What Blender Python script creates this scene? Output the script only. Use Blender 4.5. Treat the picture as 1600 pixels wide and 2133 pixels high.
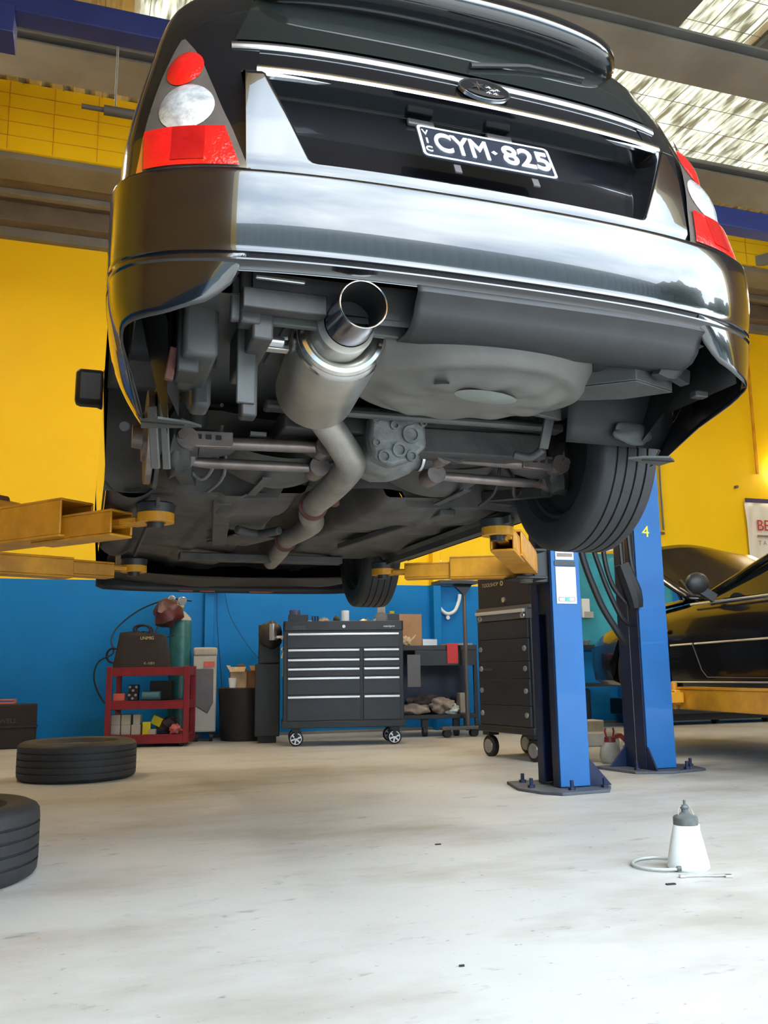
import bpy, bmesh, math, random
from mathutils import Vector, Matrix, Euler
random.seed(7)
for o in list(bpy.data.objects): bpy.data.objects.remove(o)
S = bpy.context.scene
COL = S.collection
PI = math.pi
def V(*a): return Vector(a)

# ------------------------------------------------------------------ camera, world, light, exposure
YAW, PITCH, ROLL, CAMH = .3226, .1737, -.0139, .657
cd = bpy.data.cameras.new('camera'); cam = bpy.data.objects.new('camera', cd); COL.objects.link(cam)
S.camera = cam
cd.sensor_fit = 'VERTICAL'; cd.sensor_height = 36; cd.lens = 1862/2133*36; cd.clip_start = .02; cd.clip_end = 300
cp_, sp_ = math.cos(PITCH), math.sin(PITCH)
r0, u0, f0 = V(1, 0, 0), V(0, -sp_, cp_), V(0, cp_, sp_)
r1 = r0*math.cos(ROLL)+u0*math.sin(ROLL); u1 = u0*math.cos(ROLL)-r0*math.sin(ROLL)
G = Matrix.Rotation(-YAW, 3, 'Z')
M = Matrix((G@r1, G@u1, -(G@f0))).transposed().to_4x4(); M.translation = V(0, 0, CAMH)
cam.matrix_world = M

S.view_settings.view_transform = 'Standard'; S.view_settings.look = 'None'; S.view_settings.gamma = 1
S.view_settings.use_curve_mapping = False
S.view_settings.exposure = 0.50
S.cycles.use_denoising = True
S.cycles.max_bounces = 10; S.cycles.diffuse_bounces = 5; S.cycles.glossy_bounces = 5; S.cycles.transmission_bounces = 6
S.cycles.sample_clamp_indirect = 12

W = bpy.data.worlds.new('cloudy_sky'); S.world = W; W.use_nodes = True
nt = W.node_tree; nt.nodes.clear()
def N(t, kind, **k):
    n = t.nodes.new(kind)
    for a, b in k.items(): setattr(n, a, b)
    return n
tc = N(nt, 'ShaderNodeTexCoord'); mp = N(nt, 'ShaderNodeMapping'); mp.inputs['Scale'].default_value = (1, 1, 1.5)
nz = N(nt, 'ShaderNodeTexNoise'); nz.inputs['Scale'].default_value = 3.0; nz.inputs['Detail'].default_value = 7; nz.inputs['Roughness'].default_value = .55
rp = N(nt, 'ShaderNodeValToRGB'); rp.color_ramp.elements[0].position = .36; rp.color_ramp.elements[0].color = (.42, .52, .64, 1)
rp.color_ramp.elements[1].position = .62; rp.color_ramp.elements[1].color = (.86, .95, 1.0, 1)
bg = N(nt, 'ShaderNodeBackground'); bg.inputs['Strength'].default_value = 9.5
wo = N(nt, 'ShaderNodeOutputWorld')
nt.links.new(tc.outputs['Generated'], mp.inputs['Vector']); nt.links.new(mp.outputs[0], nz.inputs['Vector'])
nt.links.new(nz.outputs['Fac'], rp.inputs[0]); nt.links.new(rp.outputs[0], bg.inputs[0]); nt.links.new(bg.outputs[0], wo.inputs[0])

# ------------------------------------------------------------------ materials
def mat(name, col, rough=.5, metal=0., var=0., vscale=6., bump=0., bscale=40., coat=0., col2=None, spec=.5, coatr=.03):
    m = bpy.data.materials.new(name); m.use_nodes = True
    t = m.node_tree; b = t.nodes['Principled BSDF']
    c = tuple(col)+(1,)
    b.inputs['Base Color'].default_value = c; b.inputs['Roughness'].default_value = rough; b.inputs['Metallic'].default_value = metal
    b.inputs['Coat Weight'].default_value = coat; b.inputs['Coat Roughness'].default_value = coatr; b.inputs['Specular IOR Level'].default_value = spec
    co = N(t, 'ShaderNodeTexCoord')
    n = N(t, 'ShaderNodeTexNoise'); n.inputs['Scale'].default_value = vscale; n.inputs['Detail'].default_value = 6; n.inputs['Roughness'].default_value = .6
    t.links.new(co.outputs['Object'], n.inputs['Vector'])
    r = N(t, 'ShaderNodeValToRGB')
    lo = col2 if col2 else tuple(x*(1-var) for x in col)
    r.color_ramp.elements[0].color = tuple(lo)+(1,); r.color_ramp.elements[0].position = .35
    r.color_ramp.elements[1].color = c; r.color_ramp.elements[1].position = .62
    t.links.new(n.outputs['Fac'], r.inputs[0]); t.links.new(r.outputs[0], b.inputs['Base Color'])
    if bump:
        n2 = N(t, 'ShaderNodeTexNoise'); n2.inputs['Scale'].default_value = bscale; n2.inputs['Detail'].default_value = 4
        t.links.new(co.outputs['Object'], n2.inputs['Vector'])
        bp = N(t, 'ShaderNodeBump'); bp.inputs['Strength'].default_value = min(1, bump); bp.inputs['Distance'].default_value = .01
        t.links.new(n2.outputs['Fac'], bp.inputs['Height']); t.links.new(bp.outputs[0], b.inputs['Normal'])
    return m
def emit(name, col, s):
    m = bpy.data.materials.new(name); m.use_nodes = True; b = m.node_tree.nodes['Principled BSDF']
    b.inputs['Base Color'].default_value = tuple(col)+(1,)
    b.inputs['Emission Color'].default_value = tuple(col)+(1,); b.inputs['Emission Strength'].default_value = s
    return m

# concrete floor: pale, stained
def floor_mat():
    m = mat('concrete', (.50, .495, .47), .55, var=.12, vscale=1.1, bump=.12, bscale=60, spec=.4)
    t = m.node_tree; b = t.nodes['Principled BSDF']; prev = b.inputs['Base Color'].links[0].from_socket
    co = N(t, 'ShaderNodeTexCoord')
    def layer(prev, scale, p0, p1, col, det=5, sc=(1, 1, 1), fac=1.0):
        mpn = N(t, 'ShaderNodeMapping'); mpn.inputs['Scale'].default_value = sc; t.links.new(co.outputs['Object'], mpn.inputs['Vector'])
        n = N(t, 'ShaderNodeTexNoise'); n.inputs['Scale'].default_value = scale; n.inputs['Detail'].default_value = det; n.inputs['Roughness'].default_value = .65
        t.links.new(mpn.outputs[0], n.inputs['Vector'])
        mr = N(t, 'ShaderNodeMapRange'); mr.inputs['From Min'].default_value = p0; mr.inputs['From Max'].default_value = p1; mr.inputs['To Max'].default_value = fac
        t.links.new(n.outputs['Fac'], mr.inputs['Value'])
        mx = N(t, 'ShaderNodeMix', data_type='RGBA'); mx.inputs['B'].default_value = tuple(col)+(1,)
        t.links.new(mr.outputs[0], mx.inputs['Factor']); t.links.new(prev, mx.inputs['A'])
        return mx.outputs['Result']
    prev = layer(prev, .8, .47, .66, (.33, .30, .26), 5, (1, 1.9, 1), .85)
    prev = layer(prev, 5.5, .61, .70, (.22, .21, .19), 8, (1, 2.2, 1), .75)
    prev = layer(prev, 22, .665, .73, (.16, .15, .14), 3, (1, 1.5, 1), .7)
    prev = layer(prev, 3.0, .30, .22, (.62, .61, .58), 7, (1, 1, 1), .6)
    t.links.new(prev, b.inputs['Base Color'])
    return m
# wall: yellow paint above a blue dado (one painted surface, the colour changes at 1.57 m)
def wall_mat():
    m = mat('painted_wall', (.86, .50, .015), .5, bump=.1, bscale=90, spec=.2)
    t = m.node_tree; b = t.nodes['Principled BSDF']
    ge = N(t, 'ShaderNodeNewGeometry'); sx = N(t, 'ShaderNodeSeparateXYZ'); t.links.new(ge.outputs['Position'], sx.inputs[0])
    gt = N(t, 'ShaderNodeMath', operation='GREATER_THAN'); gt.inputs[1].default_value = 1.565; t.links.new(sx.outputs['Z'], gt.inputs[0])
    n = N(t, 'ShaderNodeTexNoise'); n.inputs['Scale'].default_value = 2.; n.inputs['Detail'].default_value = 6; t.links.new(ge.outputs['Position'], n.inputs['Vector'])
    a = N(t, 'ShaderNodeMix', data_type='RGBA'); a.inputs['A'].default_value = (.003, .15, .43, 1); a.inputs['B'].default_value = (.003, .20, .54, 1)
    c = N(t, 'ShaderNodeMix', data_type='RGBA'); c.inputs['A'].default_value = (.90, .54, .008, 1); c.inputs['B'].default_value = (.95, .62, .012, 1)
    t.links.new(n.outputs['Fac'], a.inputs['Factor']); t.links.new(n.outputs['Fac'], c.inputs['Factor'])
    mx = N(t, 'ShaderNodeMix', data_type='RGBA'); t.links.new(gt.outputs[0], mx.inputs['Factor']); t.links.new(a.outputs['Result'], mx.inputs['A']); t.links.new(c.outputs['Result'], mx.inputs['B'])
    t.links.new(mx.outputs['Result'], b.inputs['Base Color'])
    return m
def foil_mat():
    m = mat('foil_insulation', (.80, .74, .58), .42, .6, var=.15, vscale=1.5)
    t = m.node_tree; b = t.nodes['Principled BSDF']; co = N(t, 'ShaderNodeTexCoord')
    mpn = N(t, 'ShaderNodeMapping'); mpn.inputs['Scale'].default_value = (6, .9, 6); t.links.new(co.outputs['Object'], mpn.inputs['Vector'])
    n = N(t, 'ShaderNodeTexNoise'); n.inputs['Scale'].default_value = 1.7; n.inputs['Detail'].default_value = 5; n.inputs['Distortion'].default_value = .6; t.links.new(mpn.outputs[0], n.inputs['Vector'])
    vo = N(t, 'ShaderNodeTexVoronoi'); vo.inputs['Scale'].default_value = 1.3; t.links.new(mpn.outputs[0], vo.inputs['Vector'])
    ad = N(t, 'ShaderNodeMath', operation='ADD'); t.links.new(n.outputs['Fac'], ad.inputs[0]); t.links.new(vo.outputs['Distance'], ad.inputs[1])
    bp = N(t, 'ShaderNodeBump'); bp.inputs['Strength'].default_value = .9; bp.inputs['Distance'].default_value = .05
    t.links.new(ad.outputs[0], bp.inputs['Height']); t.links.new(bp.outputs[0], b.inputs['Normal'])
    return m

MT = dict(
 floor=floor_mat(), wall=wall_mat(), foil=foil_mat(),
 steel_grey=mat('grey_painted_steel', (.20, .19, .175), .55, var=.25, vscale=2, bump=.05),
 steel_brown=mat('weathered_steel', (.16, .125, .095), .6, var=.3, vscale=3),
 white_wire=mat('wire_mesh', (.25, .22, .16), .5),
 blue_post=mat('blue_post_paint', (.004, .115, .36), .5, var=.12, vscale=4, bump=.04, coat=.2),
 blue_dark=mat('navy_and_shaded_blue', (.006, .014, .055), .45, var=.3, vscale=5),  # on the post sides, their shade is put into this darker blue
 blue_beam=mat('blue_beam_paint', (.03, .045, .20), .4, var=.2, vscale=4),
 plate_dust=mat('dusty_steel_plate', (.09, .10, .12), .6, var=.4, vscale=10, bump=.1),
 liner=mat('black_liner', (.010, .010, .011), .6, var=.3, vscale=10, bump=.15, bscale=20),
 soffit=mat('grey_soffit', (.10, .10, .10), .55, var=.15, vscale=1),
 patch=mat('grey_sealer', (.20, .215, .20), .5, var=.15, vscale=10),
 arm=mat('yellow_lift_paint', (.72, .33, .018), .38, var=.12, vscale=7, bump=.05, bscale=30, col2=(.52, .22, .015)),
 rubber=mat('tyre_rubber', (.022, .023, .026), .62, var=.25, vscale=9, bump=.12, bscale=70),
 pad=mat('pad_rubber', (.03, .03, .03), .45, var=.3, vscale=20),
 paint=mat('black_car_paint', (.006, .006, .008), .16, coat=1.0, spec=.5, coatr=.012),
 paintb=mat('aged_black_paint', (.006, .006, .007), .22, coat=.45, spec=.35, coatr=.05),
 glass=mat('dark_glass', (.012, .015, .014), .04, spec=.6, coat=.4, coatr=.01),
 chrome=mat('bright_chrome', (.82, .83, .86), .16, 1.0),
 blackplastic=mat('black_plastic', (.018, .018, .02), .5, var=.3, vscale=12, bump=.05),
 underseal=mat('dusty_underseal', (.075, .070, .066), .62, var=.45, vscale=5, bump=.45, bscale=14),
 underdark=mat('dirty_black_steel', (.040, .037, .036), .55, var=.5, vscale=9, bump=.25, bscale=25),
 undergrey=mat('primer_grey_steel', (.135, .128, .115), .5, var=.3, vscale=3.5, bump=.12, bscale=9),
 undergreen=mat('grey_cover', (.062, .063, .060), .5, var=.3, vscale=6, bump=.1),
 link=mat('worn_link_steel', (.22, .18, .165), .36, .6, var=.35, vscale=14),
 alu=mat('cast_aluminium', (.24, .245, .24), .5, .6, var=.35, vscale=18, bump=.3, bscale=30),
 stainless=mat('muffler_steel', (.62, .605, .56), .36, .9, var=.18, vscale=9, bump=.03, bscale=20),
 polished=mat('polished_steel', (.75, .73, .70), .16, 1.0, var=.1, vscale=10),
 tipsteel=mat('heat_blued_steel', (.42, .43, .50), .17, 1.0, var=.35, vscale=6, col2=(.12, .15, .26)),
 flat_black=mat('flat_black', (.012, .011, .012), .8),  # black for soot and dark things; on holes and slots it paints their shade
 exhaust=mat('exhaust_pipe', (.38, .35, .31), .5, .7, var=.35, vscale=7, bump=.1),
 rust=mat('rust', (.14, .05, .035), .8, var=.4, vscale=20, bump=.3),
 lampgrey=mat('smoked_lamp_cover', (.12, .10, .088), .12, coat=1.0, var=.25, vscale=8),
 lampred=mat('red_lens', (.75, .012, .010), .16, coat=1.0, var=.15, vscale=30, bump=.25, bscale=90),
 lampdeep=mat('deep_red_lens', (.42, .008, .008), .16, coat=1.0, var=.2, vscale=30),
 lampclear=mat('clear_lens', (.80, .82, .83), .10, .35, coat=1.0, var=.45, vscale=26, bump=.35, bscale=60),
 lamporange=mat('orange_lens', (.70, .20, .03), .2, coat=1.0),
 plateblk=mat('plate_black', (.014, .018, .03), .35), white=mat('white_paint', (.80, .82, .84), .4, var=.04),
 satin=mat('satin_glint', (.42, .43, .45), .28, 1.0),
 badge=mat('badge_chrome', (.88, .90, .93), .12, 1.0), badgeblue=mat('badge_field', (.34, .37, .43), .14, 1.0),
 red_cart=mat('red_trolley_paint', (.24, .012, .022), .4, var=.25, vscale=9),
 red=mat('red_plastic', (.62, .02, .02), .4), redgloss=mat('red_mask', (.30, .025, .025), .35, var=.4, vscale=8), maroon=mat('maroon_mask', (.11, .016, .014), .4, col2=(.02, .02, .02), vscale=5),
 bag=mat('black_bag_fabric', (.022, .016, .018), .85, var=.2, vscale=20, bump=.3, bscale=200),
 teal=mat('teal_cylinder', (.03, .16, .17), .32, var=.3, vscale=14), tealsheet=mat('teal_sheet', (.03, .33, .42), .45, var=.25, vscale=3),
 brass=mat('brass', (.55, .42, .16), .35, .9), silver=mat('silver_metal', (.6, .6, .6), .3, .9),
 toolblack=mat('black_toolbox', (.018, .019, .023), .38, var=.15, vscale=10, bump=.08, bscale=180),
 tooldark=mat('black_drawer', (.024, .026, .034), .36, var=.12, vscale=10, bump=.08, bscale=180),
 handle=mat('silver_handle', (.78, .78, .82), .3, .7), trim=mat('grey_trim', (.13, .12, .12), .4, .3),
 card=mat('cardboard', (.42, .23, .12), .8, var=.12, vscale=7, bump=.1), cardlt=mat('pale_cardboard', (.60, .44, .28), .8, var=.3, vscale=12),
 greybox=mat('grey_carton', (.40, .38, .35), .7, var=.1, vscale=15), yellowbox=mat('yellow_carton', (.62, .52, .02), .6, var=.15, vscale=12),
 bluebox=mat('blue_carton', (.07, .20, .25), .6, var=.2, vscale=16), pink=mat('pink_rag', (.60, .16, .16), .8, var=.3, vscale=12, bump=.3),
 salmon=mat('orange_red_box', (.62, .13, .09), .6, var=.15, vscale=12),
 machine=mat('beige_machine', (.48, .46, .41), .5, var=.12, vscale=6), machinedark=mat('smoky_panel', (.10, .075, .07), .25, var=.2, vscale=6),
 rag=mat('rag_cloth', (.42, .34, .30), .9, var=.5, vscale=9, bump=.4, bscale=60), ragdark=mat('dark_rag', (.10, .08, .085), .9, var=.5, vscale=9, bump=.4),
 wheelgrey=mat('wheel_metal', (.38, .38, .39), .35, .7, var=.2, vscale=12),
 bottle=mat('milky_plastic', (.74, .77, .76), .42, var=.12, vscale=14, bump=.06), bottlegrey=mat('dusty_black_plastic', (.10, .11, .11), .5, var=.35, vscale=30),
 hose=mat('clear_hose', (.42, .45, .42), .3), banner=mat('banner_vinyl', (.80, .76, .68), .5, var=.06, vscale=3), bannerblue=mat('banner_edge', (.06, .05, .13), .5),
 textgrey=mat('banner_grey', (.22, .18, .15), .5), textred=mat('banner_red', (.50, .03, .03), .5), yellowpaint=mat('yellow_marking', (.80, .72, .02), .5),
 green=mat('green_print', (.10, .55, .42), .5), cable=mat('black_cable', (.01, .01, .012), .5), concrete_out=mat('outdoor_concrete', (.55, .55, .54), .8, var=.1, vscale=.6),
 shed=mat('blue_grey_cladding', (.18, .235, .26), .6, var=.08, vscale=.5), leaf=mat('tree_leaves', (.035, .06, .03), .8, var=.5, vscale=2, bump=.5, bscale=4), bark=mat('bark', (.08, .06, .04), .9),
 olive=mat('sprayer_tank', (.42, .40, .34), .5, var=.25, vscale=12), jug=mat('amber_jug', (.62, .42, .16), .4, var=.15, vscale=10),
 block=mat('pale_block', (.42, .39, .33), .85, var=.15, vscale=10), socket=mat('socket_plastic', (.72, .72, .70), .4),
 tube=emit('lamp_tube', (1.0, .90, .74), 115), copper=mat('copper_pipe', (.35, .12, .06), .4, .6),
)

# ------------------------------------------------------------------ mesh helpers
class MB:
    def __init__(s): s.bm = bmesh.new()
    def face(s, vs):
        try: s.bm.faces.new(vs)
        except ValueError: pass
    def box(s, c, d, rot=None):
        c = Vector(c); h = Vector(d)/2; R = rot.to_matrix() if isinstance(rot, Euler) else (rot if rot is not None else Matrix.Identity(3))
        vs = [s.bm.verts.new(c+R@Vector((h.x*i, h.y*j, h.z*k))) for i in (-1, 1) for j in (-1, 1) for k in (-1, 1)]
        for f in ((0, 1, 3, 2), (4, 6, 7, 5), (0, 4, 5, 1), (2, 3, 7, 6), (0, 2, 6, 4), (1, 5, 7, 3)): s.face([vs[i] for i in f])
        return s
    def span(s, a, b):
        return s.box([(p+q)/2 for p, q in zip(a, b)], [abs(q-p) for p, q in zip(a, b)])
    def beam(s, p0, p1, w, h, up=(0, 0, 1)):
        p0, p1 = Vector(p0), Vector(p1); z = (p1-p0); L = z.length; z.normalize(); x = z.cross(Vector(up)).normalized(); y = x.cross(z)
        R = Matrix((x, z, y)).transposed()
        return s.box((p0+p1)/2, (w, L, h), R)
    def ring(s, c, x, y, r, n, ry=None):
        ry = r if ry is None else ry
        return [s.bm.verts.new(c+x*(r*math.cos(2*PI*i/n))+y*(ry*math.sin(2*PI*i/n))) for i in range(n)]
    def bridge(s, a, b, close=True):
        n = len(a)
        for i in range(n if close else n-1): s.face([a[i], a[(i+1) % n], b[(i+1) % n], b[i]])
    def tube(s, pts, r, n=14, cap=True, sub=0, ry=None):
        pts = [Vector(p) for p in pts]; rs = list(r) if isinstance(r, (list, tuple)) else [r]*len(pts)
        if sub:
            P = []; Q = []
            for i in range(len(pts)-1):
                a = pts[max(i-1, 0)]; b = pts[i]; c = pts[i+1]; d = pts[min(i+2, len(pts)-1)]
                for k in range(sub):
                    t = k/sub
                    P.append(.5*((2*b)+(c-a)*t+(2*a-5*b+4*c-d)*t*t+(3*b-a-3*c+d)*t**3)); Q.append(rs[i]+(rs[i+1]-rs[i])*t)
            P.append(pts[-1]); Q.append(rs[-1]); pts, rs = P, Q
        prev = None; x = None
        for i, p in enumerate(pts):
            d = (pts[min(i+1, len(pts)-1)]-pts[max(i-1, 0)]).normalized()
            if x is None: x = d.orthogonal().normalized()
            else: x = (x-d*x.dot(d)).normalized()
            y = d.cross(x); R = s.ring(p, x, y, rs[i], n)
            if prev: s.bridge(prev, R)
            elif cap: s.face(R[::-1])
            prev = R
        if cap: s.face(prev)
        return s
    def cyl(s, p0, p1, r, r2=None, n=24): return s.tube([p0, p1], [r, r if r2 is None else r2], n)
    def lathe(s, prof, o=(0, 0, 0), ax=(0, 0, 1), n=32, closed=False, xr=1., yr=1., ref=None):
        o = Vector(o); z = Vector(ax).normalized(); x = (Vector(ref) if ref else z.orthogonal()).normalized(); y = z.cross(x)
        rings = []
        for h, r in prof:
            rings.append([s.bm.verts.new(o+z*h)] if r < 1e-6 else s.ring(o+z*h, x, y, r*xr, n, r*yr))
        seq = list(zip(rings, rings[1:]))+([(rings[-1], rings[0])] if closed else [])
        for a, b in seq:
            if len(a) == 1 and len(b) > 1:
                for i in range(n): s.face([a[0], b[(i+1) % n], b[i]])
            elif len(b) == 1 and len(a) > 1:
                for i in range(n): s.face([a[i], a[(i+1) % n], b[0]])
            elif len(a) > 1: s.bridge(a, b)
        return s
    def grid(s, fn, nu, nv, keep=None):
        g = [[s.bm.verts.new(Vector(fn(i/nu, j/nv))) for j in range(nv+1)] for i in range(nu+1)]
        for i in range(nu):
            for j in range(nv):
                if keep is None or keep((i+.5)/nu, (j+.5)/nv): s.face([g[i][j], g[i+1][j], g[i+1][j+1], g[i][j+1]])
        return s
    def prism(s, pts, a, b, plane='xz'):
        def mk(p, d): return {'xz': (p[0], d, p[1]), 'xy': (p[0], p[1], d), 'yz': (d, p[0], p[1])}[plane]
        A = [s.bm.verts.new(mk(p, a)) for p in pts]; B = [s.bm.verts.new(mk(p, b)) for p in pts]
        s.bridge(A, B); s.face(A[::-1]); s.face(B); return s
    def blob(s, c, r, n=3, amp=.25, seed=0):
        rn = random.Random(seed); t = bmesh.ops.create_icosphere(s.bm, subdivisions=n, radius=1)
        ph = [(rn.uniform(1.5, 4), rn.uniform(0, 6), rn.uniform(1.5, 4), rn.uniform(0, 6)) for _ in range(3)]
        for v in t['verts']:
            p = v.co.copy(); k = 1+amp*sum(math.sin(a*p[(i)]*2+b)*math.cos(c_*p[(i+1) % 3]*2+d) for i, (a, b, c_, d) in enumerate(ph))/2
            v.co = Vector((c[0]+p.x*r[0]*k, c[1]+p.y*r[1]*k, c[2]+p.z*r[2]*k))
        return s
def obj(name, mb, m, parent=None, bevel=0, sharp=35, solid=0, smooth=True):
    bmesh.ops.recalc_face_normals(mb.bm, faces=mb.bm.faces)
    me = bpy.data.meshes.new(name); mb.bm.to_mesh(me); mb.bm.free()
    o = bpy.data.objects.new(name, me); COL.objects.link(o)
    me.materials.append(MT[m] if isinstance(m, str) else m)
    if smooth:
        me.polygons.foreach_set('use_smooth', [True]*len(me.polygons)); me.set_sharp_from_angle(angle=math.radians(sharp))
    if solid:
        k = o.modifiers.new('thickness', 'SOLIDIFY'); k.thickness = solid; k.offset = -1
    if bevel:
        k = o.modifiers.new('edge', 'BEVEL'); k.width = bevel; k.segments = 2; k.limit_method = 'ANGLE'; k.angle_limit = math.radians(40)
    if parent: o.parent = parent
    return o
def thing(name, label, cat, loc=(0, 0, 0), rz=0, group=None):
    o = bpy.data.objects.new(name, None); COL.objects.link(o); o.location = loc; o.rotation_euler = (0, 0, rz); o.empty_display_size = .1
    o['label'] = label; o['category'] = cat
    if group: o['group'] = group
    return o
def tag(o, label, cat, group=None):
    o['label'] = label; o['category'] = cat
    if group: o['group'] = group
    return o
def place(o, loc, rz=0):
    o.location = loc; o.rotation_euler = (0, 0, rz); return o
def struct(name, mb, m, **k):
    o = obj(name, mb, m, **k); o['kind'] = 'structure'; return o
def dup(root, loc, rz, label, group=None):
    r = root.copy(); COL.objects.link(r); r.location = loc; r.rotation_euler = (0, 0, rz); r['label'] = label
    if group: r['group'] = group
    for ch in list(root.children):
        c = ch.copy(); COL.objects.link(c); c.parent = r
        for g in list(ch.children):
            d = g.copy(); COL.objects.link(d); d.parent = c
    return r
def text(name, body, size, m, M4, parent=None, ext=.0006, align='CENTER', shear=0, sx=1., spacing=1., fit=0, bold=0):
    cu = bpy.data.curves.new(name, 'FONT'); cu.body = body; cu.size = size; cu.extrude = ext; cu.align_x = align; cu.align_y = 'CENTER'; cu.shear = shear; cu.space_character = spacing
    cu.offset = 0
    t = bpy.data.objects.new(name, cu); COL.objects.link(t); bpy.context.view_layer.update()
    cu.bevel_depth = bold
    bpy.context.view_layer.update(); me = bpy.data.meshes.new_from_object(t.evaluated_get(bpy.context.evaluated_depsgraph_get())); bpy.data.objects.remove(t); bpy.data.curves.remove(cu)
    if fit:
        xs = [v.co.x for v in me.vertices]; sx = fit/(max(xs)-min(xs)); mid = (max(xs)+min(xs))/2
        for v in me.vertices: v.co.x -= mid
    me.transform(M4@Matrix.Diagonal((sx, 1, 1, 1))); me.name = name
    o = bpy.data.objects.new(name, me); COL.objects.link(o); me.materials.clear(); me.materials.append(MT[m])
    if parent: o.parent = parent
    return o
def frame(o, x, y):   # matrix with text x-axis, y-axis directions
    x = Vector(x).normalized(); z = x.cross(Vector(y)).normalized(); y = z.cross(x)
    m = Matrix((x, y, z)).transposed().to_4x4(); m.translation = Vector(o); return m

# ------------------------------------------------------------------ the building (world axes follow its walls)
X0, X1, Y0, Y1, ZR = -3.2, 10.5, .40, 9.3, 6.05
struct('floor', MB().span((X0-.2, -7, -.12), (X1+.2, Y1+.2, 0)), 'floor')
struct('wall_back', MB().span((X0-.2, Y1, 0), (X1+.2, Y1+.2, ZR)), 'wall')
struct('wall_left', MB().span((X0-.2, Y0, 0), (X0, Y1, ZR)), 'wall')
struct('wall_right', MB().span((X1, Y0, 0), (X1+.2, Y1, ZR)), 'wall')
DX0, DX1, DZ = -.16, 7.3, 4.4
struct('wall_front', MB().span((X0-.2, Y0-.2, 0), (DX0, Y0, ZR)).span((DX1, Y0-.2, 0), (X1+.2, Y0, ZR)).span((DX0, Y0-.2, DZ), (DX1, Y0, ZR)), 'wall')
# roof lining: corrugated foil with ribs running front to back, and daylight strips of translucent sheet, the widest standing in for lit foil
def skylight_mat():
    m = bpy.data.materials.new('translucent_sheet'); m.use_nodes = True; t = m.node_tree; t.nodes.clear()
    tr = N(t, 'ShaderNodeBsdfTranslucent'); tr.inputs[0].default_value = (.78, .76, .66, 1); df = N(t, 'ShaderNodeBsdfDiffuse'); df.inputs[0].default_value = (.42, .38, .29, 1)
    mx = N(t, 'ShaderNodeMixShader'); mx.inputs[0].default_value = .38; out = N(t, 'ShaderNodeOutputMaterial')
    co = N(t, 'ShaderNodeTexCoord'); mpn = N(t, 'ShaderNodeMapping'); mpn.inputs['Scale'].default_value = (9, 1.3, 9); t.links.new(co.outputs['Object'], mpn.inputs['Vector'])
    n = N(t, 'ShaderNodeTexNoise'); n.inputs['Scale'].default_value = 2.2; n.inputs['Detail'].default_value = 7; t.links.new(mpn.outputs[0], n.inputs['Vector'])
    r = N(t, 'ShaderNodeValToRGB'); r.color_ramp.elements[0].position = .38; r.color_ramp.elements[0].color = (.045, .036, .020, 1); r.color_ramp.elements[1].position = .66; r.color_ramp.elements[1].color = (.36, .33, .235, 1)  # brown streaks put the shadows of crinkled foil into the colour
    t.links.new(n.outputs['Fac'], r.inputs[0]); t.links.new(r.outputs[0], tr.inputs[0])
    t.links.new(tr.outputs[0], mx.inputs[1]); t.links.new(df.outputs[0], mx.inputs[2]); t.links.new(mx.outputs[0], out.inputs[0]); return m
MT['sky'] = skylight_mat()
SK = [(.20, .85, 6.2, 6.95), (4.55, 5.36, 4.4, 6.1), (4.0, 9.2, 6.2, 7.35)]   # x0,x1,y0,y1 of the daylight strips; the last makes brightly lit foil glow
def rib(x): 
    f = (x/.19) % 1
    return .035*(1 if f < .25 else 0)
def in_sky(x, y): return any(a <= x <= b and c <= y <= d for a, b, c, d in SK)
nx_, ny_ = 288, 45
def rp_(i, j): x = X0-.1+(X1-X0+.2)*i; y = Y0-.1+(Y1-Y0+.2)*j; return (x, y, ZR+rib(x))
# flat grey soffit over the front bay, left of the daylight strip
struct('ceiling_soffit', MB().span((X0, Y0, ZR-.10), (4.54, 6.12, ZR-.05)).span((5.37, Y0, ZR-.10), (X1, 6.12, ZR-.05)).span((4.54, Y0, ZR-.10), (5.37, 4.35, ZR-.05)), 'soffit')
struct('ceiling', MB().grid(rp_, nx_, ny_, lambda i, j: not in_sky(X0-.1+(X1-X0+.2)*i, Y0-.1+(Y1-Y0+.2)*j)), 'foil', sharp=20)
struct('ceiling_skylight_and_lit_foil', MB().grid(rp_, nx_, ny_, lambda i, j: in_sky(X0-.1+(X1-X0+.2)*i, Y0-.1+(Y1-Y0+.2)*j)), 'sky', sharp=20)
# steel: deep beams across, purlins
def ibeam(mb, y0, y1, z0, z1, x0=X0, x1=X1, fl=.03):
    ym = (y0+y1)/2
    mb.span((x0, y0, z0), (x1, y1, z0+fl)); mb.span((x0, y0, z1-fl), (x1, y1, z1)); mb.span((x0, ym-.02, z0+fl), (x1, ym+.02, z1-fl)); return mb
k = 1
def trim(mb, m, **kw):
    global k
    o = struct('trim_%d' % k, mb, m, **kw); k += 1; return o
trim(ibeam(MB(), 5.01, 5.43, 5.30, 5.42, fl=.02), 'steel_grey', bevel=.004)
trim(ibeam(MB(), 6.47, 6.93, 5.30, 5.40, fl=.02), 'steel_grey', bevel=.004)
trim(MB().span((X0, 8.15, 5.30), (X1, 8.55, 5.36)), 'steel_grey', bevel=.004)
trim(MB().span((X0, 8.55, 5.34), (X1, 9.28, 5.38)), 'steel_brown', bevel=.004)
trim(MB().span((X0, 8.78, 5.28), (X1, 8.86, 5.34)), 'steel_grey', bevel=.004)
trim(MB().span((X0, 9.05, 5.14), (X1, 9.28, 5.34)), 'steel_brown', bevel=.006)
trim(MB().span((X0, 9.20, 5.04), (X1, 9.30, 5.14)), 'steel_grey', bevel=.004)
trim(MB().span((X0, 9.02, 5.80), (X1, 9.10, 6.03)).span((X0, 7.3, 5.86), (X1, 7.36, 6.03)).span((X0, 2.6, 5.80), (X1, 2.66, 5.94)), 'steel_grey', bevel=.003)
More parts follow.
